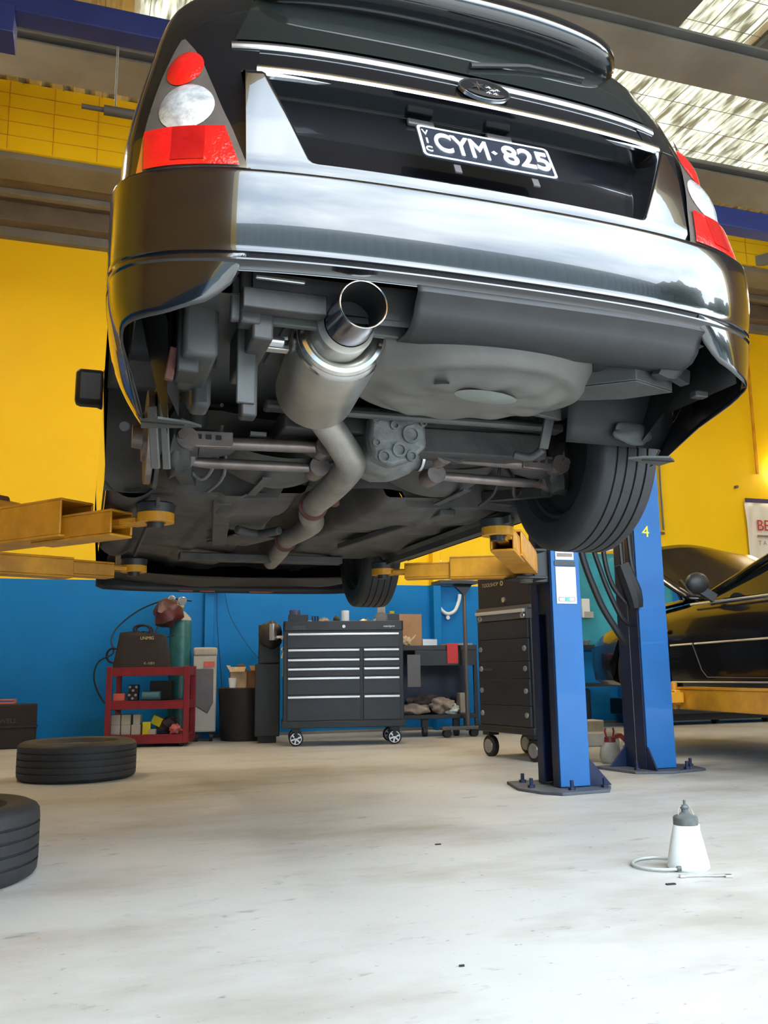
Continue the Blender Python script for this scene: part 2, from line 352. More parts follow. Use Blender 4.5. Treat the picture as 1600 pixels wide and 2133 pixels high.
trim(MB().beam((2.9, 9.1, 5.45), (.4, 7.9, 5.75), .03, .03).beam((9.9, 9.1, 5.4), (7.4, 6.8, 5.75), .07, .12).beam((6.6, 9.0, 5.3), (8.8, 6.9, 5.6), .08, .12), 'steel_grey')
mw = MB()
for i in range(40): mw.cyl((X0+.35*i, Y0+.2, ZR-.012), (X0+.35*i, Y1-.1, ZR-.012), .003, n=5)
for i in range(28): mw.cyl((X0, Y0+.2+.33*i, ZR-.016), (X1, Y0+.2+.33*i, ZR-.016), .003, n=5)
trim(mw, 'white_wire')
# blue/yellow painted wall columns
for x0, x1, d in ((1.15, 1.245, .07), (3.63, 3.72, .12), (5.98, 6.10, .10)):
    trim(MB().span((x0, Y1-d, 0), (x1, Y1, 5.04)), 'wall', bevel=.004)
bk_ = MB(); bk_.span((X0, 8.12, 5.36), (X1, 8.20, ZR)); trim(bk_, 'wall')
mj = MB()
for i in range(36): mj.span((X0+.39*i, 8.114, 5.37), (X0+.39*i+.006, 8.121, ZR-.01))
for i in range(4): mj.span((X0, 8.114, 5.50+.14*i), (X1, 8.121, 5.504+.14*i))
trim(mj, 'arm', smooth=False)
struct('baseboard_back', MB().span((X0, Y1-.012, 0), (X1, Y1, .03)), 'steel_grey')

# outside, seen mirrored in the car: yard, clad shed, trees
struct('ground', MB().span((-60, -60, -.30), (70, -7, -.02)).span((-60, -7, -.30), (X0-.2, .2, -.02)).span((X1+.2, -7, -.3), (70, .2, -.02)), 'concrete_out')
def shed():
    mb = MB()
    def f(i, j):
        x = -34+68*i; return (x, -12+.05*math.sin(x*2*PI/.38), 5.1*j)
    mb.grid(f, 900, 1); mb.span((-34, -21, 0), (34, -12.1, 5.08)); return mb
sh = obj('clad_shed', shed(), 'shed'); tag(sh, 'long blue-grey corrugated metal shed across the yard mirrored in the bumper', 'building')
def tree(x, y, h, lab, seed):
    r = thing('tree', lab, 'tree', (x, y, 0), 0, 'trees across the yard')
    obj('trunk', MB().tube([(0, 0, 0), (.1, 0, h*.3), (0, .1, h*.6)], [.3, .22, .12], 10), 'bark', r)
    mb = MB(); rn = random.Random(seed)
    for i in range(11): mb.blob((rn.uniform(-1, 1)*h*.3, rn.uniform(-1, 1)*h*.25, h*rn.uniform(.45, .88)), [h*rn.uniform(.12, .22)]*3, 3, .5, seed*20+i)
    obj('crown', mb, 'leaf', r)
tree(16, -9.0, 5.6, 'bushy dark green tree across the yard beside the shed', 1)
tree(26, -7.9, 7.2, 'tall dark green tree at the right side of the yard', 2)

# lamps of the workshop: fluorescent battens and a wall light
def batten(loc, rz, lab):
    r = thing('fluorescent_batten', lab, 'lamp', loc, rz, 'ceiling battens')
    obj('housing', MB().box((0, 0, .03), (1.5, .14, .06)), 'white', r, bevel=.01)
    for s_ in (-1, 1): obj('tube', MB().cyl((-.72, .04*s_, -.012), (.72, .04*s_, -.012), .016, n=12), 'tube', r)
    obj('hanger', MB().cyl((-.6, 0, .06), (-.6, 0, ZR-loc[2]-.0), .005, n=6).cyl((.6, 0, .06), (.6, 0, ZR-loc[2]-.0), .005, n=6), 'steel_grey', r)
batten((1.9, 6.1, 4.6), 0, 'twin tube batten hanging above the car, nearest the middle')
batten((3.3, 7.6, 4.5), 0, 'twin tube batten hanging over the tool chests')
batten((7.9, 6.2, 4.5), PI/2, 'twin tube batten hanging over the neighbouring car')
batten((-1.6, 6.6, 4.7), PI/2, 'twin tube batten hanging left of the lift')
wl = thing('wall_light', 'round wall light glowing above the banner', 'lamp', (8.62, 9.3, 3.15))
obj('back_plate', MB().lathe([(0, 0), (0, .13), (.03, .13), (.03, 0)], ax=(0, -1, 0)), 'white', wl)
obj('globe', MB().lathe([(.03, .11), (.07, .105), (.10, .08), (.12, .04), (.125, 0)], ax=(0, -1, 0)), emit('globe_glow', (1, .86, .62), 40), wl)

# ------------------------------------------------------------------ the raised car (own axes: x right, y forward from the rear bumper, z up)
car = thing('car', 'raised black station wagon seen from below at its rear, on yellow lift arms', 'car', (.9113, 1.8192, 1.0332))
car.rotation_euler = (.0038, .0047, 0)
def lerp(tab, z):
    if z <= tab[0][0]: return tab[0][1]
    for (a, b), (c, d) in zip(tab, tab[1:]):
        if z <= c: return b+(d-b)*(z-a)/(c-a)
    return tab[-1][1]
def sm(tab, z, w=.03): return sum(lerp(tab, z+w*k) for k in (-1, -.5, 0, .5, 1))/5
WT = [(.2, .86), (.4, .875), (.55, .888), (.75, .885), (.80, .880), (.90, .875), (1.0, .860), (1.08, .845), (1.25, .81), (1.35, .79), (1.45, .765), (1.51, .72), (1.545, .64), (1.57, .45)]
YT = [(.2, .04), (.75, .035), (.80, .050), (1.03, .120), (1.10, .145), (1.18, .175), (1.30, .22), (1.48, .32), (1.53, .38), (1.57, .55)]
FT = [(.2, 4.30), (.45, 4.44), (.72, 4.42), (.85, 4.32), (.98, 3.65), (1.05, 3.45), (1.5, 2.75), (1.57, 2.55)]
def tt(a): return math.copysign(math.sqrt(abs(math.sin(a))), a)     # angle -> width fraction
def bulge(t, D=.30, B=.045): t = min(1, abs(t)); return D*(1-(1-t**4)**.25)+B*t*t
def bsurf(t, z, off=0):
    w = sm(WT, z); e = .004
    x = w*t; y = sm(YT, z)+bulge(t)
    if off:
        t2 = max(-1, min(1, t+e)); t3 = max(-1, min(1, t-e)); dx = w*(t2-t3); dy = bulge(t2)-bulge(t3)
        dz = (sm(YT, z+.01)-sm(YT, z-.01))/.02
        n = Vector((dy/dx if dx else 0, -1, dz)); n.normalize(); x += n.x*off; y += n.y*off; z += n.z*off
    return Vector((x, y, z))
TA = [math.sin(math.radians(a))**.5 for a in range(24, 91, 3)]
TL = [i*.64/12 for i in range(12)]+TA
TS = [-t for t in TL[:0:-1]]+TL                    # whole rear, left to right
# body shell
def arch_z(y, base):
    for c in (.95, 3.475):
        if abs(y-c) < .40: return max(base, .34+math.sqrt(.40**2-(y-c)**2))
    return base
def body():
    mb = MB(); rows = 30; ring = []
    NS = 64
    cols = [('r', t) for t in TS]+[('s', i/NS, 1) for i in range(1, NS)]+[('f', -t) for t in TS]+[('s', 1-i/NS, -1) for i in range(1, NS)]
    for kk in range(rows+1):
        row = []
        for c in cols:
            def pos(z):
                w = sm(WT, z); yr = sm(YT, z)+.345; yf = sm(FT, z)-.45
                if c[0] == 'r': p = bsurf(c[1], z)
                elif c[0] == 'f': p = Vector((w*c[1], sm(FT, z)-bulge(c[1], .40, .05), z))
                else: p = Vector((w*c[2], yr+(yf-yr)*c[1], z))
                return p
            y = .38+(3.97-.38)*c[1] if c[0] == 's' else (0 if c[0] == 'r' else 4.4)
            zb = .752 if c[0] == 'r' or y < .56 else (.22 if c[0] == 'f' else arch_z(y, .235))
            z = zb+(1.572-zb)*(kk/rows)
            p = pos(z)
            if c[0] == 's' and z < .9:
                p.y += (y-p.y)*min(1, (.9-z)/.1)
            row.append(mb.bm.verts.new(p))
        ring.append(row)
    n = len(cols); nr = len(TS)
    for kk in range(rows):
        for i in range(n):
            j = (i+1) % n; v = [ring[kk][i], ring[kk][j], ring[kk+1][j], ring[kk+1][i]]
            if i < nr-1 and abs((TS[i]+TS[i+1])/2) < .69 and v[0].co.z < 1.18: continue
            mb.face(v)
    mb.face(ring[-1]); return mb
obj('body_shell', body(), 'paint', car, sharp=50)
# tailgate with its recessed number plate panel
def y0t(z):
    if z < .80: return .040+3.0*(z-.785)**2
    return lerp([(.80, .0407), (.90, .052), (1.045, .072), (1.06, .100), (1.08, .137), (1.18, .178), (1.24, .20)], z)
def sst(a, b, x):
    t = max(0, min(1, (x-a)/(b-a))); return t*t*(3-2*t)
def tail_y(x, z):
    w = sm(WT, z); c = bulge(x/w)
    xr = .445+(z-.79)*.42
    m = sst(.792, .808, z)*(1-sst(1.047, 1.060, z))*(1-sst(xr-.010, xr+.012, abs(x)))
    out = sum(y0t(z+d) for d in (-.008, 0, .008))/3+c
    rec = .088+(z-.81)*.42+c*.8
    return out+(rec-out)*m
def zrow(v):
    return .752+(1.235-.752)*v
def tgx(u, z):
    s_ = abs(2*u-1); xr = .445+(z-.79)*.42; sg = 1 if u > .5 else -1
    if s_ < .72: x = s_/.72*(xr-.010)
    elif s_ < .82: x = xr-.010+(s_-.72)/.10*.022
    else: x = xr+.012+(s_-.82)/.18*(.606-xr-.012)
    return sg*x
obj('tailgate', MB().grid(lambda u, v: (tgx(u, zrow(v)), tail_y(tgx(u, zrow(v)), zrow(v)), zrow(v)), 150, 160), 'paint', car, sharp=60)
# added polished strips standing in for sky reflections on the tailgate edges
def strip(z0, z1, xw, arch, yo, lean):
    mb = MB(); P = [(0, -.012), (.0, 0), (.12, .0025), (.88, .0025), (1, 0), (1, -.014)]
    def f(u, v):
        x = (u-.5)*2*xw; i = min(int(v*5), 4); t = v*5-i; k0, d0 = P[i]; k1, d1 = P[i+1]; kk = k0+(k1-k0)*t; d = d0+(d1-d0)*t
        zz = z0+(z1-z0)*kk+arch*(x/xw)**2
        return (x, tail_y(x, (z0+z1)/2+arch*(x/xw)**2)-yo-d+lean*(zz-(z0+z1)/2-arch*(x/xw)**2), zz)
    return mb.grid(f, 60, 5)
obj('garnish_glint', strip(1.062, 1.090, .575, -.012, .008, .0), 'chrome', car, sharp=50)
obj('window_edge_glint', strip(1.172, 1.194, .625, .004, .008, .14), 'satin', car, sharp=50)
# rear window
obj('rear_window', MB().grid(lambda u, v: bsurf((u-.5)*1.50*(1-.08*v), 1.205+v*.27, .006), 50, 24), 'glass', car)
# spoiler above the window
def spoiler():
    mb = MB()
    def f(u, v):
        x = (u-.5)*1.16; e = (abs(u-.5)*2)
        a = v*2*PI; cy = .335+.10*e**3; cz = 1.475-.015*e**2
        r = .155*(1-.25*e**4); rz = .045*(1-.3*e**6)
        return (x, cy+r*math.cos(a), cz+rz*math.sin(a)+.30*r*math.cos(a)*.6)
    mb.grid(f, 40, 28)
    for sx in (-1, 1): mb.lathe([(-.0, .0), (.0, .0)], n=3)
    return mb
sp = MB()
def spf(u, v):
    x = (u-.5)*1.14; e = abs(u-.5)*2; a = v*2*PI; k_ = (1-e**16)**.5 if e < 1 else 0
    return (x, .34+.07*e**3+.165*k_*math.cos(a), 1.490-.015*e**2+.078*k_*math.sin(a)+.05*math.cos(a))
obj('roof_spoiler', sp.grid(spf, 48, 28), 'paint', car, sharp=70)
wp = MB(); wp.tube([bsurf(.02, 1.235, .014), bsurf(.25, 1.285, .018), bsurf(.5, 1.31, .014)], [.008, .006, .004], 8)
obj('rear_wiper', wp, 'blackplastic', car)
# lamps
AIN = [(.755, 27.5), (.879, 31.5), (1.008, 37.5), (1.10, 42.5), (1.16, 47), (1.215, 53)]
AOUT = [(.74, 60.5), (.86, 62.5), (1.074, 59), (1.168, 56.5), (1.215, 54.5)]
def lampgrid(sd, z0, z1, a0f, a1f, off, nu=20, nv=24, dome=0.):
    mb = MB()
    def f(u, v):
        z = z0+(z1-z0)*v; a = math.radians(a0f(z)+(a1f(z)-a0f(z))*u)
        d = off+dome*(1-(2*u-1)**4)*(1-(2*v-1)**4)
        return bsurf(sd*tt(a), z, d)
    return mb.grid(f, nu, nv)
def disc(sd, ac, zc, ra, rz, off, dome):
    mb = MB(); nr, na = 8, 32
    cen = mb.bm.verts.new(bsurf(sd*tt(math.radians(ac)), zc, off+dome)); prev = None
    for i in range(1, nr+1):
        r = i/nr; ring = []
        for j in range(na):
            b = 2*PI*j/na; ring.append(mb.bm.verts.new(bsurf(sd*tt(math.radians(ac+ra*r*math.cos(b))), zc+rz*r*math.sin(b), off+dome*(1-r**2))))
        if prev: mb.bridge(prev, ring)
        else:
            for j in range(na): mb.face([cen, ring[j], ring[(j+1) % na]])
        prev = ring
    return mb
for sd in (-1, 1):
    L = obj('tail_lamp', lampgrid(sd, .757, 1.213, lambda z: lerp(AIN, z), lambda z: lerp(AOUT, z), .010), 'lampgrey', car)
    obj('orange_edge', lampgrid(sd, .737, .875, lambda z: lerp(AOUT, z)+.2, lambda z: 65.0-(z-.735)*16, .009), 'lamporange', L)
    obj('lower_red_lens', lampgrid(sd, .760, .878, lambda z: lerp(AIN, z)+1.8, lambda z: lerp(AOUT, z)-1., .016, dome=.003), 'lampred', L)
    obj('brake_lens', lampgrid(sd, .772, .873, lambda z: 38.5, lambda z: 49, .0195), 'lampdeep', L)
    obj('reverse_lens', disc(sd, 46.4, .948, 9.8, .076, .012, .014), 'lampclear', L)
    obj('upper_red_lens', disc(sd, 49.6, 1.088, 7.4, .064, .012, .010), 'lampred', L)
# number plate
pl = Vector((.0, .060, .903)); pn = Vector((0, -math.cos(.44), math.sin(.44))); pu = Vector((0, math.sin(.44), math.cos(.44)))
def pp(x, y, d=0): return pl+Vector((x, 0, 0))+pu*y+pn*d
PM = Matrix((Vector((1, 0, 0)), pu, pn)).transposed()
def rrect(w, h, r, n=5):
    P = []
    for cx, cy, a0 in ((w/2-r, h/2-r, 0), (-w/2+r, h/2-r, 90), (-w/2+r, -h/2+r, 180), (w/2-r, -h/2+r, 270)):
        for i in range(n+1): a = math.radians(a0+90*i/n); P.append((cx+r*math.cos(a), cy+r*math.sin(a)))
    return P
def plate_sheet(w, h, r, d0, d1):
    mb = MB(); P = rrect(w, h, r); A = [mb.bm.verts.new(pp(x, y, d0)) for x, y in P]; B = [mb.bm.verts.new(pp(x, y, d1)) for x, y in P]
    mb.bridge(A, B); mb.face(B); mb.face(A[::-1]); return mb
PL = obj('number_plate', plate_sheet(.372, .134, .014, 0, .003), 'plateblk', car)
bd = MB(); Po = rrect(.366, .128, .013); Pi = rrect(.352, .114, .009)
A = [bd.bm.verts.new(pp(x, y, .0045)) for x, y in Po]; B = [bd.bm.verts.new(pp(x, y, .0045)) for x, y in Pi]; bd.bridge(A, B)
obj('plate_border', bd, 'white', PL)
def plate_text(nm, s_, size, x, y, fit, bold):
    m4 = PM.to_4x4(); m4.translation = pp(x, y, .0042); return text(nm, s_, size, 'white', m4, PL, fit=fit, bold=bold)
plate_text('plate_letters', 'CYM', .105, -.072, -.002, .146, .0022)
plate_text('plate_digits', '825', .105, .107, -.002, .134, .0022)
for i, ch in enumerate('VIC'): plate_text('state_letter', ch, .028, -.164, .034-.034*i, .005 if ch == 'I' else .018, .0006)
dm = MB(); dm.face([dm.bm.verts.new(pp(.018+a, b, .0048)) for a, b in ((-.009, 0), (0, -.009), (.009, 0), (0, .009))]); obj('plate_diamond', dm, 'white', PL)
for x in (-.095, .118): obj('plate_bracket', MB().box(pp(x, -.082, -.006), (.018, .03, .004), PM), 'trim', PL)
for x in (-.135, .09):
    obj('plate_lamp', MB().box((x, tail_y(x, 1.03)-.006, 1.03), (.075, .012, .022), Euler((-.4, 0, 0))), 'trim', car, bevel=.004)
# oval badge with its six stars
bx0, bz0 = .042, 1.150
def bpt(x, z, d=0): return Vector((bx0+x, tail_y(bx0+x, bz0+z)-.012-d, bz0+z))
def ovl(rx, rz, d0, d1, n=40):
    mb = MB(); A = [mb.bm.verts.new(bpt(rx*math.cos(2*PI*i/n), rz*math.sin(2*PI*i/n), d0)) for i in range(n)]
    B = [mb.bm.verts.new(bpt(rx*math.cos(2*PI*i/n), rz*math.sin(2*PI*i/n), d1)) for i in range(n)]; mb.bridge(A, B); mb.face(B); return mb
BG = obj('badge', ovl(.076, .043, -.006, .004), 'badge', car)
obj('badge_field', ovl(.070, .037, .003, .0052), 'badgeblue', BG)
st = MB()
def star(x, z, r):
    P = []
    for i in range(12):
        a = PI/2+PI*i/6; q = r if i % 2 == 0 else r*.30
        P.append(st.bm.verts.new(bpt(x+q*math.cos(a)*(1.5 if i in (3, 9) else 1), z+q*math.sin(a), .0075)))
    c = st.bm.verts.new(bpt(x, z, .009))
    for i in range(12): st.face([c, P[i], P[(i+1) % 12]])
star(-.020, .008, .022)
for x, z in ((.012, .012), (.022, .002), (.036, .007), (.008, -.010), (.028, -.010)): star(x, z, .0105)
st.grid(lambda u, v: bpt(-.056+.112*u, -.012-.018*v*math.sqrt(max(0, 1-(2*u-1)**2)), .006+.001), 20, 4)  # bright lower half: a reflection laid on as a chrome patch
obj('badge_stars_glint', st, 'badge', BG)

# bumper: convex face, then two ribs below
BW = .900
BP = [(.747, .060), (.7465, .014), (.744, .009)]+[(z, .002+1.0*(z-.670)**2) for z in [.740-.00967*i for i in range(20)]]+[(.547, .014), (.542, .022), (.534, .020), (.530, .012), (.526, .012), (.520, .022), (.512, .030), (.506, .030)]
def bump_pt(c, y0, z):
    if c[0] == 'r': return Vector((BW*c[1], y0+bulge(c[1], .30, .045), z))
    return Vector((BW*c[2]-.5*0, y0+.345+(.60-.345-y0)*c[1], z))
bc = [('s', 1-i/6, -1) for i in range(6)]+[('r', t) for t in TS]+[('s', (i+1)/6, 1) for i in range(6)]
bm_ = MB(); rows = [[bm_.bm.verts.new(bump_pt(c, y, z)) for c in bc] for z, y in BP]
for a, b in zip(rows, rows[1:]): bm_.bridge(a, b, False)
BU = obj('rear_bumper', bm_, 'paint', car, sharp=50)
# lower corners of the bumper with their inward flanges
def corner(sd):
    mb = MB(); st_ = []
    N_ = 26
    for i in range(N_+1):
        s_ = i/N_
        if s_ < .6:
            t = .672+(1-.672)*math.sin(s_/.6*PI/2); x = BW*t; y = .016+bulge(t)
            zb = lerp([(.0, .520), (.04, .475), (.10, .435), (.25, .405), (.6, .385)], s_)
        else:
            f = (s_-.6)/.4; x = BW-.012*f; y = .36+f*.20; zb = .385-.135*f
        if s_ >= .35: zb = min(zb, lerp([(.12, .42), (.18, .40), (.36, .335), (.50, .254), (.57, .25)], y))
        st_.append((x, y, zb))
    for (x, y, zb) in st_: pass
    cols = []
    for i, (x, y, zb) in enumerate(st_):
        nx = 1 if i/N_ >= .6 else (i/N_/.6)
        fl = .03+.10*max(0, (i/N_-.45)/.55)
        col = []
        for k_ in range(9):
            z = .548+(zb-.548)*k_/8; ins = (.02+.085*max(0, min(1, (y-.16)/.34)))*(k_/8)**2.2
            col.append(mb.bm.verts.new((sd*(x-ins*nx), y+.002+ins*(1-nx), z)))
        cols.append(col)
    for a, b in zip(cols, cols[1:]): mb.bridge(a, b, False)
    return mb
for sd in (-1, 1): obj('bumper_corner', corner(sd), 'paint', BU, solid=.003, sharp=40)
for sd in (-1, 1):
    F_ = obj('corner_flange', MB().prism([(sd*.800, .46), (sd*.795, .53), (sd*.70, .50), (sd*.645, .475), (sd*.68, .445), (sd*.76, .425)], .247, .253, 'xy'), 'undergreen', BU)
    obj('flange_slot', MB().box((sd*.745, .465, .2465), (.11, .010, .002), Euler((0, 0, -sd*.05))), 'flat_black', F_)
# lower valance, cut away round the exhaust
def val(x0, x1):
    mb = MB(); P = [(.512, .030), (.500, .026), (.494, .024), (.488, .030), (.470, .046), (.445, .060), (.425, .085), (.418, .12), (.424, .18)]
    def f(u, v):
        x = x0+(x1-x0)*u; i = v*(len(P)-1); a = int(min(i, len(P)-2)); z = P[a][0]+(P[a+1][0]-P[a][0])*(i-a); y = P[a][1]+(P[a+1][1]-P[a][1])*(i-a)
        return (x, y+bulge(x/BW, .30, .045), z+.012*(x/.7)**2)
    return mb.grid(f, 40, 16)
obj('lower_valance', val(-.205, .63), 'blackplastic', BU, solid=.003)
obj('bumper_beam', MB().grid(lambda u, v: (-.60+1.22*u, .13+.05*(2*u-1)**2, .545-.10*v), 20, 4).box((0, .16, .50), (1.15, .05, .08)), 'underdark', car)
obj('reinforcement_bar', MB().box((-.50, .14, .47), (.20, .04, .05)), 'underdark', car, bevel=.003)
obj('bright_strip', MB().box((-.520, .088, .505), (.115, .01, .008)), 'silver', car, bevel=.002)
bk = MB(); bk.beam((.045, .17, .43), (.02, .10, .445), .02, .008).beam((.02, .17, .41), (.045, .17, .46), .03, .02); obj('tow_bracket', bk, 'undergreen', car, bevel=.002)

# muffler and pipe
ma, mbk = Vector((-.336, .215, .447)), Vector((-.298, .655, .424)); md = (mbk-ma).normalized()
MU = obj('muffler', MB().lathe([(.012, .112), (.03, .118), (.42, .118), (.437, .108), (.447, .085), (.45, .04)], ma, md, 48), 'stainless', car)
obj('end_cap', MB().lathe([(.035, .0), (.035, .064), (.020, .074), (.004, .086), (-.001, .096), (.002, .106), (.014, .1125), (.022, .1175), (.034, .1195)], ma, md, 48), 'polished', MU)
tp = ma+Vector((-.006, 0, -.004)); te = Vector((-.343, .022, .4385)); td = (te-tp).normalized()
TP = obj('tail_pipe', MB().lathe([(-.03, .062), (.0, .062), (.09, .0585), (.196, .0565), (.200, .0572), (.2005, .0545)], tp, td, 48), 'tipsteel', MU)
obj('pipe_collar', MB().lathe([(-.03, .070), (.0, .072), (.055, .071), (.06, .066), (.075, .0605)], tp, td, 48), 'stainless', MU)
obj('pipe_interior', MB().lathe([(.2002, .0545), (.15, .0535), (.0, .0520), (-.02, .0)], tp, td, 48), 'flat_black', MU)
obj('pipe_rim', MB().lathe([(.196, .0572), (.2015, .0575), (.2025, .0560), (.2015, .0542), (.196, .0540)], tp, td, 48), 'polished', MU)
obj('muffler_hanger', MB().tube([(-.215, .24, .452), (-.165, .245, .452), (-.15, .25, .47)], .007, 8, sub=3).cyl((-.185, .24, .452), (-.175, .24, .452), .013).tube([(-.455, .30, .45), (-.50, .32, .45), (-.545, .33, .47)], .006, 8, sub=3), 'silver', MU)
obj('exhaust_pipe', MB().tube([(-.295, .655, .420), (-.262, .73, .385), (-.18, .80, .318), (-.128, .86, .272), (-.125, .95, .25), (-.118, 1.15, .238), (-.108, 1.40, .235), (-.075, 1.62, .232), (-.015, 1.82, .232), (.0, 2.05, .235), (.0, 2.4, .24), (.05, 2.8, .235), (.10, 3.3, .235)], [.045, .046, .047, .049, .050, .048, .046, .046, .048, .046, .044, .044, .044], 20, sub=5), 'exhaust', car)
obj('pipe_clamp', MB().cyl((-.108, 1.43, .235), (-.10, 1.47, .235), .056).box((-.03, 1.46, .25), (.05, .05, .02)).cyl((-.0, 2.42, .24), (.005, 2.46, .24), .055), 'rust', car)

# spare wheel well and rear floor
def well():
    mb = MB()
    def f(u, v):
        a = 2*PI*u; cx, cy = .075, .385
        r = v; R = 1-.0
        rx, ry = .40, .285
        d = sst(1.0, .80, r)
        x = cx+rx*r*math.cos(a)*1.0; y = cy+ry*r*math.sin(a)
        z = .475-.10*d-.028*sst(.74, .55, r)-.006*math.cos(3*a)*r+.004*math.cos(a*10)*(r > .4)*(r < .75)
        return (x, y, z)
    mb.grid(f, 64, 24); bmesh.ops.remove_doubles(mb.bm, verts=mb.bm.verts, dist=.0005); return mb
WL = obj('spare_wheel_well', well(), 'undergrey', car, sharp=60)
obj('drain_hole', MB().lathe([(0, 0), (0, .021)], (-.065, .235, .347), (0, 0, -1), 24), 'flat_black', WL)
obj('sealer_patch', MB().lathe([(-.003, 0), (.0, .06), (.004, .10)], (.09, .30, .3385), (0, 0, 1), 32, xr=1.0, yr=.5, ref=(1, .25, 0)), 'patch', WL)
rf = MB()
def rfl(u, v):
    x = -.70+1.40*u; y = .16+.95*v; z = .50+.012*math.sin(x*22)*(abs(x) > .3)
    return (x, y, z)
obj('boot_floor', rf.grid(rfl, 60, 30), 'undergreen', car)
obj('front_bulkhead', MB().grid(lambda u, v: (-.87+1.74*u, 1.375+.03*math.sin(u*30), (.295 if abs(2*u-1) < .3 else .24)+.48*v), 60, 6), 'underseal', car)
obj('underbody_panel', MB().grid(lambda u, v: (-.66+1.32*u, .95+.50*v, .425+.01*math.sin(u*20)), 20, 6), 'underdark', car)
obj('boot_floor_edge', MB().span((-.62, .17, .43), (.60, .19, .50)).span((-.46, .20, .485), (-.30, .62, .498)), 'undergreen', car, bevel=.004)
hs = MB(); hs.grid(lambda u, v: (-.50+.20*u, .20+.42*v, .475+.03*math.sin(PI*u)), 8, 8).tube([(-.47, .205, .455), (-.40, .20, .465), (-.33, .205, .455)], .012, 8, sub=3)
obj('heat_shield', hs, 'undergreen', car)
# hanger bar left of muffler
obj('support_bar', MB().cyl((-.56, .30, .44), (-.465, .30, .438), .010).box((-.49, .32, .425), (.08, .03, .012)), 'silver', car, bevel=.002)

# floor pan and sills
def pan(u, v):
    x = -.80+1.60*u; y = 1.36+2.75*v; ax = abs(x)
    z = .268+.16*sst(.17, .09, ax)*sst(4.3, 3.3, y)-.012*sst(.02, .0, abs(ax-.42)-.03)-.010*sst(.02, 0, abs(y-2.2)-.04)-.02*sst(.7, .8, ax)
    z += .010*math.sin(y*5+x*4)+.006*math.sin(y*13-x*9)-.05*math.exp(-((x+.35)/.22)**2-((y-1.72)/.30)**2)-.045*math.exp(-((x-.30)/.25)**2-((y-1.65)/.25)**2)-.03*math.exp(-((x+.1)/.2)**2-((y-3.1)/.3)**2)
    z += .06*sst(3.3, 3.9, y)*sst(.2, .7, ax)
    return (x, y, z)
obj('floor_pan', MB().grid(pan, 110, 150), 'underseal', car, sharp=80)
for sd in (-1, 1):
    obj('sill', MB().grid(lambda u, v: (sd*(.70+.17*v), 1.36+1.72*u, .205+.05*(2*v-1)**2+.02*v), 30, 8).box((sd*.685, 2.2, .207), (.012, 1.66, .03)), 'underseal', car)
obj('floor_brace', MB().beam((-.45, 1.45, .235), (-.30, 2.6, .24), .07, .03).beam((.45, 1.45, .235), (.34, 2.6, .24), .07, .03).box((0, 3.05, .22), (.9, .10, .04)).box((-.22, 2.45, .235), (.22, .30, .012), Euler((0, 0, .3))).tube([(-.30, 2.05, .225), (-.20, 2.1, .215), (-.12, 2.0, .22)], .02, 8, sub=3), 'underseal', car, bevel=.008)
# engine undertray with slots, front lip
obj('engine_undertray', MB().grid(lambda u, v: (-.82+1.64*u, 3.75+.62*v, .185+.03*math.sin(u*PI*4)*math.sin(v*PI)+.03*(2*u-1)**2), 30, 12), 'blackplastic', car, solid=.004)
obj('front_bumper_lip', MB().grid(lambda u, v: (.86*(2*u-1), 4.42-bulge(2*u-1, .30, .05)+.02*v, .14+.12*v), 40, 3), 'blackplastic', car, solid=.006)
lp = MB()
for x in (-.42, -.27, -.12, .22, .32): lp.box((x, 4.415-.02*abs(x), .150), (.10, .004, .008))
obj('lip_slot', lp, 'salmon', car)

# rear suspension
sf = MB()
sf.span((-.42, .77, .405), (.60, .83, .435)).span((-.35, .83, .36), (.45, 1.1, .43))
sf.prism([(.02, .83), (.55, .80), (.30, 1.02), (.24, 1.02)], .31, .40, 'xy')
obj('rear_crossmember', sf, 'underdark', car, bevel=.008)
obj('skid_gusset', MB().prism([(-.03, .40), (.50, .41), (.34, .335), (.245, .295), (.20, .305), (.10, .345), (-.03, .37)], .86, .90, 'xz').cyl((.19, .855, .335), (.19, .865, .335), .012), 'underdark', car, bevel=.004)
obj('bar_under_well', MB().tube([(-.26, .70, .385), (.0, .70, .388), (.35, .71, .395), (.52, .74, .405)], .013, 10).cyl((-.09, .70, .38), (-.09, .72, .40), .012).cyl((.02, .70, .38), (.02, .72, .40), .012), 'undergreen', car)
DF = obj('differential', MB().prism([(-.095, .400), (.085, .400), (.090, .31), (.035, .262), (-.03, .240), (-.085, .262), (-.10, .33)], .74, .80, 'xz').blob((0, .92, .33), (.12, .16, .10), 3, .08, 3), 'alu', car, bevel=.012)
for x, z, r in ((.035, .345, .020), (-.005, .292, .016), (.035, .275, .012), (-.055, .268, .014), (-.02, .37, .010), (.075, .385, .008), (-.08, .385, .009), (-.08, .31, .009)): obj('cover_bolt', MB().lathe([(0, r*1.5), (.012, r*1.5), (.012, r), (.004, r*.9), (.004, .0)], (x, .742, z), (0, -1, 0), 16), 'alu', DF)
